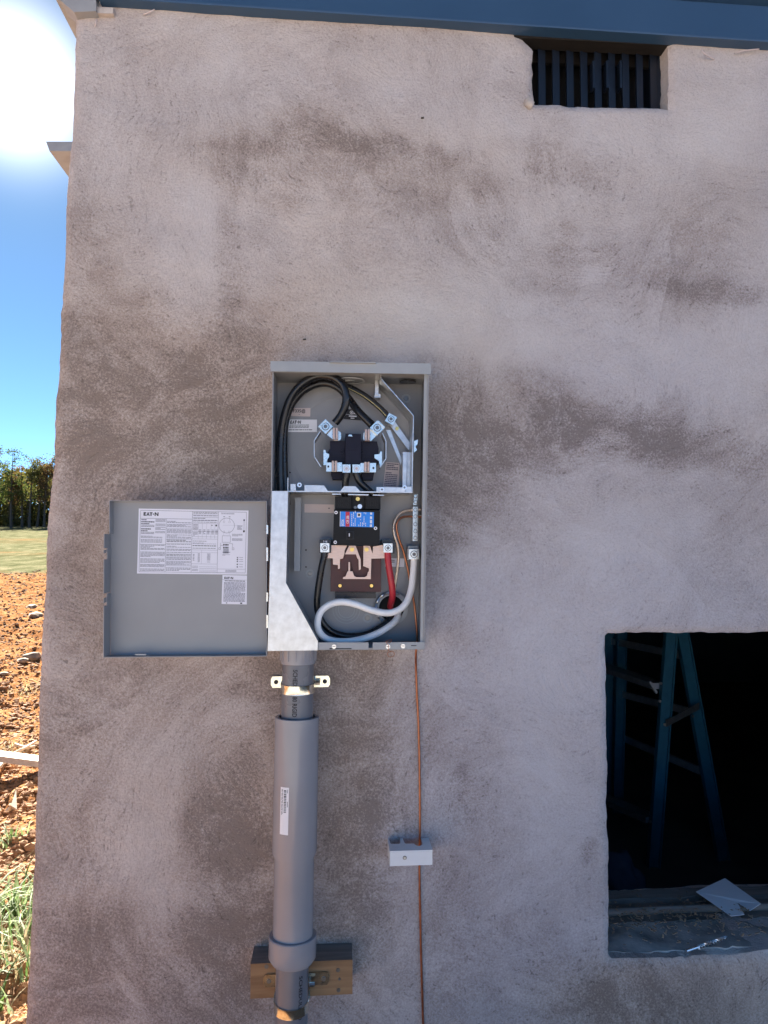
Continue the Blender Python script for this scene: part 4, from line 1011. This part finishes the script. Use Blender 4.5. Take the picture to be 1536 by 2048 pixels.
cable_thing('white_cable', 'white cable looping across the bottom of the open panel', [(828, 1110, .048), (828, 1122, .048), (826, 1150, .050), (822, 1180, .056), (812, 1206, .066), (795, 1221, .074), (772, 1226, .078), (742, 1220, .080), (712, 1209, .080), (684, 1204, .080), (660, 1209, .080), (642, 1223, .080), (635, 1245, .080), (640, 1266, .080), (657, 1279, .078), (685, 1283, .074), (715, 1280, .068), (745, 1271, .060), (772, 1257, .048), (792, 1240, .032), (796, 1224, .012), (792, 1216, -.02)], .0080, 'rubber_white')
# bare conductors
def strands(center, r, n, twist):
    path = smooth_path([W(x, y, d) for x, y, d in center], 10); bm = bmesh.new(); fr = frames(path)
    for s_ in range(n):
        q = []
        for k, (p_, t, u, v) in enumerate(fr):
            a = 2 * math.pi * s_ / n + k * twist; q.append(p_ + (u * math.cos(a) + v * math.sin(a)) * r * .62)
        tube(bm, q, r * .55, 6, 1, smoothp=False)
    return bm
o = obj('stranded_wire', strands([(841, 1019, .042), (826, 1020, .042), (806, 1024, .044), (793, 1035, .046), (787, 1052, .046), (789, 1071, .046), (795, 1090, .044), (797, 1110, .040), (795, 1135, .034), (791, 1165, .028), (787, 1195, .020), (784, 1214, .006), (784, 1216, -.02)], .0030, 5, .42), 'bare_strand', None, True, 60)
tag(o, 'bare stranded wire bending from the ground bar down behind the red cable', 'wire')
bm = cable([(847, 1034, .040), (826, 1033, .040), (806, 1034, .044), (796, 1042, .048), (793, 1054, .048), (798, 1078, .046), (806, 1100, .040), (812, 1122, .036), (817, 1145, .034), (822, 1175, .034), (828, 1205, .034), (832, 1240, .034), (834, 1272, .034), (833, 1290, .034), (832, 1310, .030), (832, 1335, .016), (834, 1390, .008), (837, 1450, .0055), (839, 1530, .005), (840, 1640, .006), (839, 1720, .007), (840, 1800, .005), (842, 1900, .005), (845, 2000, .005), (847, 2080, .006), (849, 2200, .006), (850, 2300, .006), (851, 2380, .006)], .0027, seg=10)
o = obj('copper_wire', bm, 'copper', None, True, 60); tag(o, 'bare copper ground wire running down the wall from the panel', 'wire')

# ================================================================== CONDUIT
A0, A1 = W(597, 1290, .062), W(581, 2110, .118); AX = (A1 - A0).normalized()
def axt(py):
    lo, hi = -0.2, 2.0
    for _ in range(40):
        m_ = (lo + hi) / 2
        if proj(A0 + AX * m_)[1] < py: lo = m_
        else: hi = m_
    return lo
cnd = thing('conduit', 'grey plastic conduit with a fat expansion sleeve running down from the panel', 'conduit', A0 + AX * 1.2)
def lat(name, prof, m_, parent=cnd, seg=44):
    bm = bmesh.new(); lathe(bm, A0, AX, prof, seg); return obj(name, bm, m_, parent, True, 35)
R = .0365
pipe = lat('upper_pipe', [(axt(1290), R), (axt(1460), R)], 'pvc_dark')
t0, t1 = axt(1292), axt(1327)
adp = lat('terminal_adapter', [(t0, .041), (t1 - .006, .041), (t1, .0395), (t1, R)], 'pvc')
for k in range(14):
    a = 2 * math.pi * k / 14 + .2; u = AX.orthogonal().normalized(); v = AX.cross(u); o_ = (u * math.cos(a) + v * math.sin(a))
    bm = bmesh.new(); bar(bm, A0 + AX * t0 + o_ * .0405, A0 + AX * (t1 - .008) + o_ * .0405, o_ * .0022, AX.cross(o_) * .0014); obj('rib', bm, 'pvc', adp)
s0, s1, s2, s3, s4 = axt(1433), axt(1713), axt(1745), axt(1868), axt(1918)
lat('sleeve', [(s0 + .03, R + .001), (s0 + .03, .0425), (s0, .0425), (s0, .0498), (s0 + .001, .0506), (s1 - .012, .0506), (s1, .0452), (s3 + .02, .0452)], 'pvc')
lat('seal_ring', [(s0 + .012, R + .0005), (s0 + .012, .042)], 'rubber_black')
lat('collar', [(s3, .0453), (s3, .0520), (s3 + .002, .0535), (s4 - .008, .0535), (s4 + .004, .0460), (s4 + .006, R)], 'pvc')
lat('lower_pipe', [(s4 - .01, R), (axt(2110) + .35, R)], 'pvc_dark')
u_side = Vector((0, 0, 0))
fr_ = (Vector((0, -1, 0)) - AX * Vector((0, -1, 0)).dot(AX)).normalized(); rt_ = AX.cross(fr_).normalized()
if rt_.x < 0: rt_ = -rt_
def cyl(t, s, r): a = s / r; return A0 + AX * t + (fr_ * math.cos(a) + rt_ * math.sin(a)) * r
bm = bmesh.new()
ta = axt(1341) - .006; tb = axt(1432) - .004
write(bm, 'SCHEDULE 80 RIGID', lambda u, v: cyl(ta + u, -.0095 + v, R + .0005), .0108, 0, tb - ta)
obj('lettering', bm, 'ink', pipe)
bm = bmesh.new(); ta = axt(1938)
write(bm, 'SCHEDULE 80', lambda u, v: cyl(ta + u, .018 + v, R + .0005), .0088, 0, .09); obj('lettering', bm, 'ink', cnd)
def sticker():
    bm = bmesh.new(); t0, t1 = axt(1563), axt(1655); rr = .0510
    def q(ta_, tb_, sa, sb, r, mi, n=6):
        for i in range(n):
            a, c = sa + (sb - sa) * i / n, sa + (sb - sa) * (i + 1) / n
            bm.faces.new([bm.verts.new(cyl(ta_, a, r)), bm.verts.new(cyl(ta_, c, r)), bm.verts.new(cyl(tb_, c, r)), bm.verts.new(cyl(tb_, a, r))]).material_index = mi
    sa, sb = -.0335, -.0125
    q(t0, t1, sa, sb, rr, 0)
    t = t0 + .006; e = t0 + (t1 - t0) * .52
    while t < e:
        w_ = rnd.choice((.0008, .0014, .0022)); q(t, t + w_, -.0245, -.0185, rr + .0004, 1, 2); t += w_ + rnd.choice((.0009, .0016))
    for s_ in (-.0305, -.0285):
        t = t0 + .004
        while t < e: l = rnd.uniform(.004, .009); q(t, t + l, s_, s_ + .0009, rr + .0004, 1, 1); t += l + .0015
    q(t0 + .004, t0 + .012, -.0160, -.0150, rr + .0004, 1, 1); q(t0 + .03, t0 + .042, -.0160, -.0150, rr + .0004, 1, 1)
    obj('barcode_sticker', bm, ['paper_white', 'ink'], cnd)
sticker()
# straps
def strap_(label, py_ear, py_axis, back_d, ear_l, ear_r, m_, hole):
    t = axt(py_axis); ctr = A0 + AX * t; hw = .0105
    th = thing('conduit_strap', label, 'pipe strap', W(597, py_ear, back_d))
    bm = bmesh.new(); r = R + .0012; n = 22; rows = []
    pts = []
    yb = -back_d - .002
    xl_, xr_ = W(ear_l, py_ear, back_d).x, W(ear_r, py_ear, back_d).x
    pts.append((ctr.x - r - .0, yb))
    for k in range(n + 1):
        a = math.pi - math.pi * k / n; pts.append((ctr.x + math.cos(a) * r, ctr.y - math.sin(a) * r))
    pts.append((ctr.x + r, yb))
    for k, (x, y) in enumerate(pts):
        nx, ny = x - ctr.x, y - ctr.y; l = math.hypot(nx, ny); nx, ny = nx / l, ny / l
        if k in (0, len(pts) - 1): nx, ny = (-1 if k == 0 else 1), 0
        z0 = ctr.z
        rows.append([bm.verts.new((x, y, z0 - hw)), bm.verts.new((x + nx * .0018, y + ny * .0018, z0 - hw * .96)), bm.verts.new((x + nx * .0006, y + ny * .0006, z0)), bm.verts.new((x + nx * .0018, y + ny * .0018, z0 + hw * .96)), bm.verts.new((x, y, z0 + hw))])
    for a, c in zip(rows, rows[1:]):
        for j in range(4): bm.faces.new((a[j], a[j + 1], c[j + 1], c[j])).smooth = True
        bm.faces.new((a[4], a[0], c[0], c[4]))
    obj('band', bm, m_, th, True, 50)
    for s_, xe in ((-1, xl_), (1, xr_)):
        bm = bmesh.new(); x_in = ctr.x + s_ * (r - .001)
        zc = W(597, py_ear, back_d).z; hh = .0135
        pts = [(x_in, zc - hh), (xe - s_ * .004, zc - hh), (xe, zc - hh * .5), (xe, zc + hh * .5), (xe - s_ * .004, zc + hh), (x_in, zc + hh)]
        prism(bm, pts, -back_d - .0032, -back_d - .0008); bevel(bm, .0006); e = obj('ear', bm, m_, th)
        bm = bmesh.new(); disc(bm, (xe - s_ * .0125, -back_d - .0033, zc), FRONT, .0052, .0012, 18); obj('bolt', bm, hole, e)
    bm = bmesh.new(); disc(bm, (ctr.x + r + .001, -back_d - .022, W(597, py_ear, back_d).z), (1, 0, 0), .0048, .012, 6); obj('pinch_nut', bm, 'steel', th)
strap_('shiny zinc strap clamping the conduit just below the panel', 1363, 1375, .004, 542, 660, 'zinc_yellow', 'ink')
strap_('metal strap fixing the conduit to the wooden block', 1958, 2008, .070, 527, 658, 'zinc_yellow', 'tin_dark')
# wooden block
bm = bmesh.new(); z1 = W(600, 1890, .001).z; z0 = W(600, 1993, .068).z; x0, x1 = W(501, 1960, .068).x, W(705, 1960, .068).x
box(bm, (x0, -.068, z0), (x1, .006, z1)); bevel(bm, .002)
for f in bm.faces:
    f.normal_update()
    if f.normal.z > .9: f.material_index = 1
wb = obj('wood_block', bm, ['wood_block', 'wood_grey'], None)
tag(wb, 'short wooden block on the wall behind the lower conduit', 'wood block')
for px, py in ((533, 1933), (676, 1940), (679, 1958), (677, 1980)):
    bm = bmesh.new(); disc(bm, W(px, py, .0681), FRONT, .0046 if py != 1958 else .003, .001, 14, 0); obj('screw_head', bm, 'tin_dark', wb)

# ================================================================== BONDING BRIDGE
def bridge():
    d = .070
    x0, x1 = W(779.5, 1715, d).x, W(865, 1715, d).x; z1 = W(820, 1701, d).z; z0 = W(820, 1731, d).z
    th = thing('bonding_bridge', 'pale plastic bonding clip box with notched top around the copper wire', 'bonding block', ((x0 + x1) / 2, 0, z0))
    k = (x1 - x0) / 85.0
    X = lambda px: x0 + (px - 780) * k
    pl = [(x0, -d), (x1, -d), (x1, -.002), (X(849), -.002), (X(849), -.031)]
    for i in range(1, 8):
        a = math.pi * i / 8; pl.append((X(840.5) + math.cos(a) * (X(849) - X(840.5)), -.031 - math.sin(a) * .016))
    pl += [(X(832), -.033), (X(815.5), -.033), (X(812.5), -.028), (X(811.5), -.002), (X(805.5), -.002), (X(804.5), -.028), (X(802), -.032), (X(786), -.032), (X(784), -.028), (X(783), -.002), (x0, -.002)]
    bm = bmesh.new(); a = [bm.verts.new((x, y, z1)) for x, y in pl]; c = [bm.verts.new((x, y, z1 - .003)) for x, y in pl]
    bm.faces.new(a); bm.faces.new(c[::-1])
    for i in range(len(pl)): j = (i + 1) % len(pl); bm.faces.new((a[i], c[i], c[j], a[j]))
    bevel(bm, .0009, 2, 60); obj('notched_top', bm, 'plastic_pale', th)
    bm = bmesh.new(); box(bm, (x0 + .0003, -d - .0003, z0), (x1 - .0003, -d + .003, z1 - .0032)); bevel(bm, .001); obj('front_plate', bm, 'plastic_pale', th)
    for a_, c_ in ((x0 + .0002, x0 + .003), (x1 - .003, x1 - .0002)):
        bm = bmesh.new(); box(bm, (a_, -d + .0032, z0), (c_, -.001, z1 - .0032)); obj('side_plate', bm, 'plastic_pale', th)
    bm = bmesh.new(); c = W(809.5, 1715.5, d + .0004); disc(bm, c, FRONT, .0046, .0006, 18); obj('screw_ring', bm, 'tin_dark', th); bm = bmesh.new(); disc(bm, c + Vector((0, -.0007, 0)), FRONT, .0032, .0016, 16); s_ = obj('screw', bm, 'steel', th)
bridge()

# ================================================================== INSIDE THE WINDOW HOLE
def ladder():
    def at(px, py, y): r = ray(px, py); return CAM + r * ((y - CAM.y) / r.y)
    yn, yf = 1.15, 1.72
    zf = .14
    th = thing('step_ladder', 'blue fibreglass step ladder standing in the dark behind the window hole', 'ladder', at(1320, 1700, 1.4) * Vector((1, 1, 0)) if False else Vector((at(1320, 1700, 1.4).x, 1.4, zf)))
    def rail(p, q, name='rail'):
        d = (q - p).normalized(); p = p - d * 0.30
        k = (zf - q.z) / d.z; q = q + d * k
        bm = bmesh.new(); s_ = Vector((1, 0, 0)); s_ = (s_ - d * s_.dot(d)).normalized(); t_ = d.cross(s_)
        bar(bm, p, q, s_ * .0235, t_ * .003); bar(bm, p + s_ * .0225 + t_ * .0, q + s_ * .0225, s_ * .0025, t_ * .014); bar(bm, p - s_ * .0225, q - s_ * .0225, s_ * .0025, t_ * .014)
        return obj(name, bm, 'fibreglass_teal', th), p, q
    ra = rail(at(1341, 1275, yn), at(1303, 1780, yn)); rb = rail(at(1366, 1275, yn + .04), at(1432, 1640, yn + .04))
    rc = rail(at(1243, 1275, yf), at(1236, 1560, yf)); rd = rail(at(1218, 1275, yf + .06), at(1222, 1560, yf + .06))
    def step(p, q, wv, tv): bm = bmesh.new(); bar(bm, p, q, wv, tv); bevel(bm, .003); return obj('step', bm, 'aluminium', th)
    for a, c in (((1320, 1372), (1200, 1332)), ((1310, 1640), (1190, 1590))): step(at(*a, yn + .02), at(*c, yf), (0.0, .0, .012), (.04, .0, 0))
    for a, c in (((1370, 1312), (1222, 1282)), ((1388, 1425), (1230, 1385)), ((1402, 1542), (1232, 1470))):
        bm = bmesh.new(); bar(bm, at(*a, yn + .07), at(*c, yf + .07), (0, 0, .016), (.006, 0, 0)); obj('cross_brace', bm, 'aluminium', th)
    bm = bmesh.new(); bar(bm, at(1332, 1447, yn - .02), at(1398, 1412, yn + .0), (0, 0, .014), (0, .003, 0)); obj('spreader', bm, 'tin_dark', th)
    bm = bmesh.new(); bar(bm, at(1298, 1362, yn), at(1312, 1385, yn), (.003, 0, .004), (0, .01, 0)); obj('gusset', bm, 'aluminium', th)
    for px, py in ((1321, 1366), (1319, 1402), (1329, 1449), (1300, 1643), (1385, 1432)):
        bm = bmesh.new(); disc(bm, at(px, py, yn - .006), FRONT, .006, .004, 10); obj('rivet', bm, 'steel', th)
ladder()
p = W(1395, 1795, -.30); q = W(1420, 1840, -.18)
def sheet():
    c = [G(1392, 1784, ZS + .030), G(1450, 1757, ZS + .032), G(1522, 1808, ZS + .022), G(1500, 1822, ZS + .020), G(1474, 1805, ZS + .022), G(1489, 1830, ZS + .017), G(1462, 1833, ZS + .016)]
    bm = bmesh.new(); a = [bm.verts.new(v) for v in c]; b_ = [bm.verts.new(v + Vector((0, 0, .0012))) for v in c]
    bm.faces.new(a); bm.faces.new(b_[::-1])
    for i in range(len(c)): j = (i + 1) % len(c); bm.faces.new((a[i], b_[i], b_[j], a[j]))
    tag(obj('paper_sheet', bm, 'paper_sheet', None), 'white torn sheet of paper lying on the inner window sill', 'paper')
sheet()
def drill_bit():
    a, c = G(1372, 1902, ZS + .019), G(1452, 1875, ZS + .021); bm = bmesh.new(); n = 40
    d = (c - a).normalized(); u = d.orthogonal().normalized(); v = d.cross(u)
    for s_ in range(2):
        pts = [a + (c - a) * (.3 + .7 * k / n) + (u * math.cos(k * .75 + s_ * math.pi) + v * math.sin(k * .75 + s_ * math.pi)) * .0032 for k in range(n + 1)]
        tube(bm, pts, .0024, 6, 1, smoothp=False)
    tube(bm, [a, a + (c - a) * .32], .0035, 8, 1, smoothp=False)
    tag(obj('drill_bit', bm, 'steel', None, True), 'twisted steel drill bit lying on the front of the window sill', 'drill bit')
drill_bit()
def bundle():
    def at(px, py, y): r = ray(px, py); return CAM + r * ((y - CAM.y) / r.y)
    th = thing('cloth_bundle', 'crumpled dark blue cloth bundle in the lower left corner of the window hole', 'cloth', at(1240, 1775, .90))
    for i, (px, py, r) in enumerate(((1228, 1748, .075), (1258, 1772, .055), (1222, 1785, .06))):
        bm = bmesh.new(); bmesh.ops.create_icosphere(bm, subdivisions=3, radius=1); c = at(px, py, .90 + .03 * i); r *= 1.12; c.z = max(c.z, .14 + r * .8)
        for v in bm.verts:
            k = 1 + .35 * noise.noise(v.co * 1.8 + Vector((i * 5, 0, 0))) + .12 * noise.noise(v.co * 6); v.co = v.co * r * k + c
        obj('fold', bm, 'cloth_blue', th, True, 80)
bundle()
def chips():
    bm = bmesh.new(); r2 = random.Random(5)
    for _ in range(380):
        x = r2.uniform(wx0 + .0, wx0 + .46); y = .155 + r2.gauss(0, .055)
        if y < .01 or y > .33: continue
        z = ZS + .018 + r2.random() * .004; a = r2.uniform(0, 6.28); l = r2.uniform(.003, .013); w_ = r2.uniform(.001, .0025)
        d = Vector((math.cos(a) * l, math.sin(a) * l, r2.uniform(-.003, .005))); s_ = Vector((-math.sin(a) * w_, math.cos(a) * w_, 0))
        bar(bm, Vector((x, y, z)) - d / 2, Vector((x, y, z)) + d / 2, s_, (0, 0, .0006))
    o = obj('sawdust_chips', bm, 'chip', None); tag(o, 'scattered wood chips and sawdust on the window sill', 'wood chips', None, 'stuff')
chips()

# ================================================================== YARD AT THE LEFT
def gz(x, y): return ground_h(x, y) + dirt_detail(x, y)
def GP(px, py):
    z = 0.0
    for _ in range(6): p_ = G(px, py, z); z = gz(p_.x, p_.y)
    p_.z = z; return p_
# plank
a = GP(-60, 1546); c = GP(110, 1542); z = max(a.z, c.z, GP(20, 1545).z) + .02
bm = bmesh.new(); d = (c - a); d.z = 0; d.normalize(); s_ = Vector((-d.y, d.x, 0))
a.z = c.z = z + .03; bar(bm, a - d * .5, c + d * .2, s_ * .045, (0, 0, .019)); bevel(bm, .003)
tag(obj('plank', bm, 'wood_pale', None), 'pale sawn plank lying across the red dirt by the wall corner', 'plank')
for i, (px, py) in enumerate(((-30, 1556), (95, 1553))):
    p = GP(px, py); o = lump('stone', p + Vector((0, 0, .0)), .05, 'stone', None, .7, 20 + i)
    tag(o, ('stone propping the plank at the outer end', 'stone propping the plank beside the wall corner')[i], 'stone')
# dry stick
bm = bmesh.new(); q = [GP(-20, 1560), GP(20, 1528), GP(50, 1515), GP(72, 1500)]
for k, v in enumerate(q): v.z += .03 + .02 * k
tube(bm, q, lambda t: .014 - .007 * t, 8, 6); q2 = [GP(30, 1502), GP(52, 1500), GP(70, 1508)]
for v in q2: v.z += .05
tube(bm, q2, lambda t: .012 - .004 * t, 8, 6); tag(obj('dry_stick', bm, 'wood_pale', None, True), 'bleached forked dry stick lying behind the plank', 'stick')
# torn paper
bm = bmesh.new(); q = [GP(10, 1632), GP(22, 1606), GP(32, 1596), GP(34, 1612), GP(27, 1624), GP(24, 1616), GP(14, 1634)]
for k, v in enumerate(q): v.z += .03 + .025 * math.sin(k)
va = [bm.verts.new(v) for v in q]; vb = [bm.verts.new(v + Vector((0, 0, .004))) for v in q]; bm.faces.new(va[::-1]); bm.faces.new(vb)
for k in range(len(q)): j = (k + 1) % len(q); bm.faces.new((va[k], va[j], vb[j], vb[k]))
tag(obj('wood_scrap', bm, 'wood_pale', None), 'small pale splintered wood scrap on the dirt in front of the plank', 'scrap')
# stones
labs = ['largest flat stone near the wall edge below the red dirt bank', 'upper grey stone on the dirt slope near the wall edge', 'small pale stone left of the largest flat stone', 'rounded stone below the yellow grass tuft', 'tiny stone at the left frame edge above the plank', 'flat pale stone high on the ploughed red dirt']
for i, (px, py, r) in enumerate(((66, 1318, .115), (72, 1236, .13), (46, 1330, .07), (22, 1525, .045), (8, 1350, .05), (64, 1212, .12))):
    p = GP(px, py); o = lump('stone', p + Vector((0, 0, r * .25)), r, 'stone', None, .5, i); tag(o, labs[i], 'stone', 'stones on the red dirt')
# clods
def clods():
    bm = bmesh.new(); r2 = random.Random(11)
    base = bmesh.new(); bmesh.ops.create_icosphere(base, subdivisions=1, radius=1); bv = [v.co.copy() for v in base.verts]; bf = [[v.index for v in f.verts] for f in base.faces]; base.free()
    for _ in range(9000):
        px = r2.uniform(-40, 105); py = 1145 + (2060 - 1145) * r2.random() ** 1.3
        p = GP(px, py)
        if p.x > xl(0) - .03 and p.y > -.1: continue
        r = (.003 + .010 * r2.random() ** 2) * (1 + .09 * (p - CAM).length)
        if r2.random() < .02: r *= 1.7
        sd_ = r2.uniform(0, 99); vs = [bm.verts.new(p + Vector((c.x * r * 1.25, c.y * r, c.z * r * .75)) * (1 + .8 * noise.noise(c * 1.4 + Vector((sd_, 0, 0))))) for c in bv]
        for f in bf: bm.faces.new([vs[k] for k in f])
    o = obj('dirt_clods', bm, 'clod', None); tag(o, 'countless red dirt clods covering the ploughed yard', 'dirt', None, 'stuff')
clods()
def tuft(px, py, n, h, m_, lab, spread=.12):
    p = GP(px, py); bm = bmesh.new(); r2 = random.Random(px * 7 + py)
    for _ in range(n):
        b0 = p + Vector((r2.gauss(0, spread), r2.gauss(0, spread), 0)); b0.z = gz(b0.x, b0.y) - .005
        a = r2.uniform(0, 6.28); L_ = h * r2.uniform(.5, 1.2); lean = r2.uniform(.3, 1.1); w_ = r2.uniform(.004, .009)
        dr = Vector((math.cos(a), math.sin(a), 0)); sd_ = Vector((-dr.y, dr.x, 0)) * w_; prev = None
        for k in range(5):
            t = k / 4; c = b0 + dr * L_ * lean * t * t * .9 + Vector((0, 0, L_ * (t - .45 * lean * t * t)))
            e = (bm.verts.new(c - sd_ * (1 - t * .9)), bm.verts.new(c + sd_ * (1 - t * .9)))
            if prev: bm.faces.new((prev[0], prev[1], e[1], e[0]))
            prev = e
    o = obj('grass_tuft', bm, m_, None, True, 80); tag(o, lab, 'grass tuft', 'grass tufts in the dirt')
tuft(18, 1815, 90, .19, 'grass_blade', 'green grass tuft nearest the wall, at the top of the weedy patch')
tuft(40, 1850, 70, .17, 'grass_blade', 'green grass tuft touching the wall edge in the weedy patch')
tuft(12, 1880, 80, .19, 'grass_blade', 'broad green tuft at the left frame edge of the weedy patch')
tuft(30, 1930, 60, .17, 'dry_blade', 'straw coloured dry tuft in the lower weedy patch', .08)
tuft(8, 1965, 60, .19, 'grass_blade', 'lowest green tuft of the weedy patch near the left corner')
tuft(15, 1690, 25, .10, 'grass_blade', 'single small weed sprig in the dirt above the weedy patch', .03)
tuft(14, 1508, 50, .09, 'dry_blade', 'yellowish tuft beside the dry stick', .10)
tuft(50, 1385, 40, .10, 'dry_blade', 'thin yellowish tuft on the middle dirt slope', .12)

# ================================================================== TREES
def tree(x, y, h, cr, m_, lab, seed, bare=.35):
    r2 = random.Random(seed); z0 = ground_h(x, y)
    th = thing('tree', lab, 'tree', (x, y, z0), 'trees at the far edge of the field')
    bm = bmesh.new(); top = Vector((x + r2.uniform(-.4, .4), y, z0 + h * .9)); b0 = Vector((x, y, z0 - .2))
    tube(bm, [b0, b0.lerp(top, .4) + Vector((r2.uniform(-.2, .2), 0, 0)), top], lambda t: .19 * (1 - t) + .03, 7, 4)
    limbs = []
    for k in range(14):
        t = r2.uniform(bare, .92); s_ = b0.lerp(top, t); a = r2.uniform(0, 6.28); l = cr * (1.15 - t * .6) * r2.uniform(.6, 1.1)
        e = s_ + Vector((math.cos(a) * l, math.sin(a) * l, l * r2.uniform(.35, .9))); limbs.append((s_, e))
        tube(bm, [s_, (s_ + e) / 2 + Vector((0, 0, -.1)), e], lambda q: .06 * (1 - q) + .012, 5, 2)
    obj('trunk', bm, 'bark', th, True, 80)
    V, Fc = [], []
    for s_, e in limbs + [(top, top + Vector((0, 0, .6)))]:
        for c in range(5):
            ctr = s_.lerp(e, r2.uniform(.45, 1.1)) + Vector((r2.gauss(0, .35), r2.gauss(0, .35), r2.gauss(0, .35))); rr = r2.uniform(.35, .8)
            for _ in range(30):
                q = ctr + Vector((r2.gauss(0, rr * .55), r2.gauss(0, rr * .55), r2.gauss(0, rr * .45))); sz = r2.uniform(.06, .15)
                d1 = Vector((r2.gauss(0, 1), r2.gauss(0, 1), r2.gauss(0, 1))).normalized() * sz; d2 = d1.orthogonal().normalized() * sz * .7
                i = len(V); V += [q - d1, q + d2, q + d1, q - d2]; Fc.append((i, i + 1, i + 2, i + 3))
    me = bpy.data.meshes.new('crown'); me.from_pydata([v - Vector((x, y, z0)) for v in V], [], Fc); me.materials.append(MATS[m_])
    o = bpy.data.objects.new('crown', me); C.objects.link(o); o.parent = th
def px_at(px, y): r = ray(px, 1060); t = (y - CAM.y) / r.y; return CAM.x + r.x * t
TR_ = [(-4, 108, 13.5, 2.6, 'leaf_olive', 'tall olive tree at the left frame edge of the treeline'), (22, 107, 13.2, 2.7, 'leaf_green', 'broad green tree, second from the left in the treeline'), (44, 109, 10.5, 1.9, 'leaf_brown', 'thin brown leaved tree left of the middle of the treeline'),
       (58, 106, 11.6, 1.7, 'leaf_olive', 'slim olive tree in the middle of the treeline'), (74, 110, 11.8, 2.0, 'leaf_green', 'green tree right of the middle of the treeline'), (88, 107, 10.8, 1.9, 'leaf_brown', 'brownish tree just left of the wall edge'),
       (103, 109, 11.4, 2.2, 'leaf_olive', 'olive tree half hidden behind the wall edge'), (-30, 108, 12.6, 2.5, 'leaf_green', 'green tree just outside the left of the treeline')]
for i, (px, y, h, cr, m_, lab) in enumerate(TR_): tree(px_at(px, y), y, h * .93, cr, m_, lab, 100 + i)
def far_wood():
    V, Fc = [], []; r2 = random.Random(77); bm = bmesh.new()
    for i in range(80):
        y = r2.uniform(113, 128); x = px_at(r2.uniform(-140, 330), y); z0 = ground_h(x, y); h = r2.uniform(9, 11.5)
        bar(bm, (x, y, z0 - .3), (x + r2.uniform(-.5, .5), y, z0 + h * .8), (.12, 0, 0), (0, .12, 0))
        for _ in range(420):
            t = r2.random(); rr = 1.9 * (1 - .6 * abs(t - .5)); q = Vector((x + r2.gauss(0, rr * .6), y + r2.gauss(0, rr * .6), z0 + h * (.01 + .90 * t ** 1.25))); sz = r2.uniform(.12, .3)
            d1 = Vector((r2.gauss(0, 1), r2.gauss(0, 1), r2.gauss(0, 1))).normalized() * sz; d2 = d1.orthogonal().normalized() * sz * .7
            vs = [bm.verts.new(v) for v in (q - d1, q + d2, q + d1, q - d2)]; bm.faces.new(vs).material_index = 1
    o = obj('far_wood', bm, ['bark', 'leaf_olive'], None); tag(o, 'dense dark wood behind the front row of trees', 'wood', None, 'stuff')
far_wood()
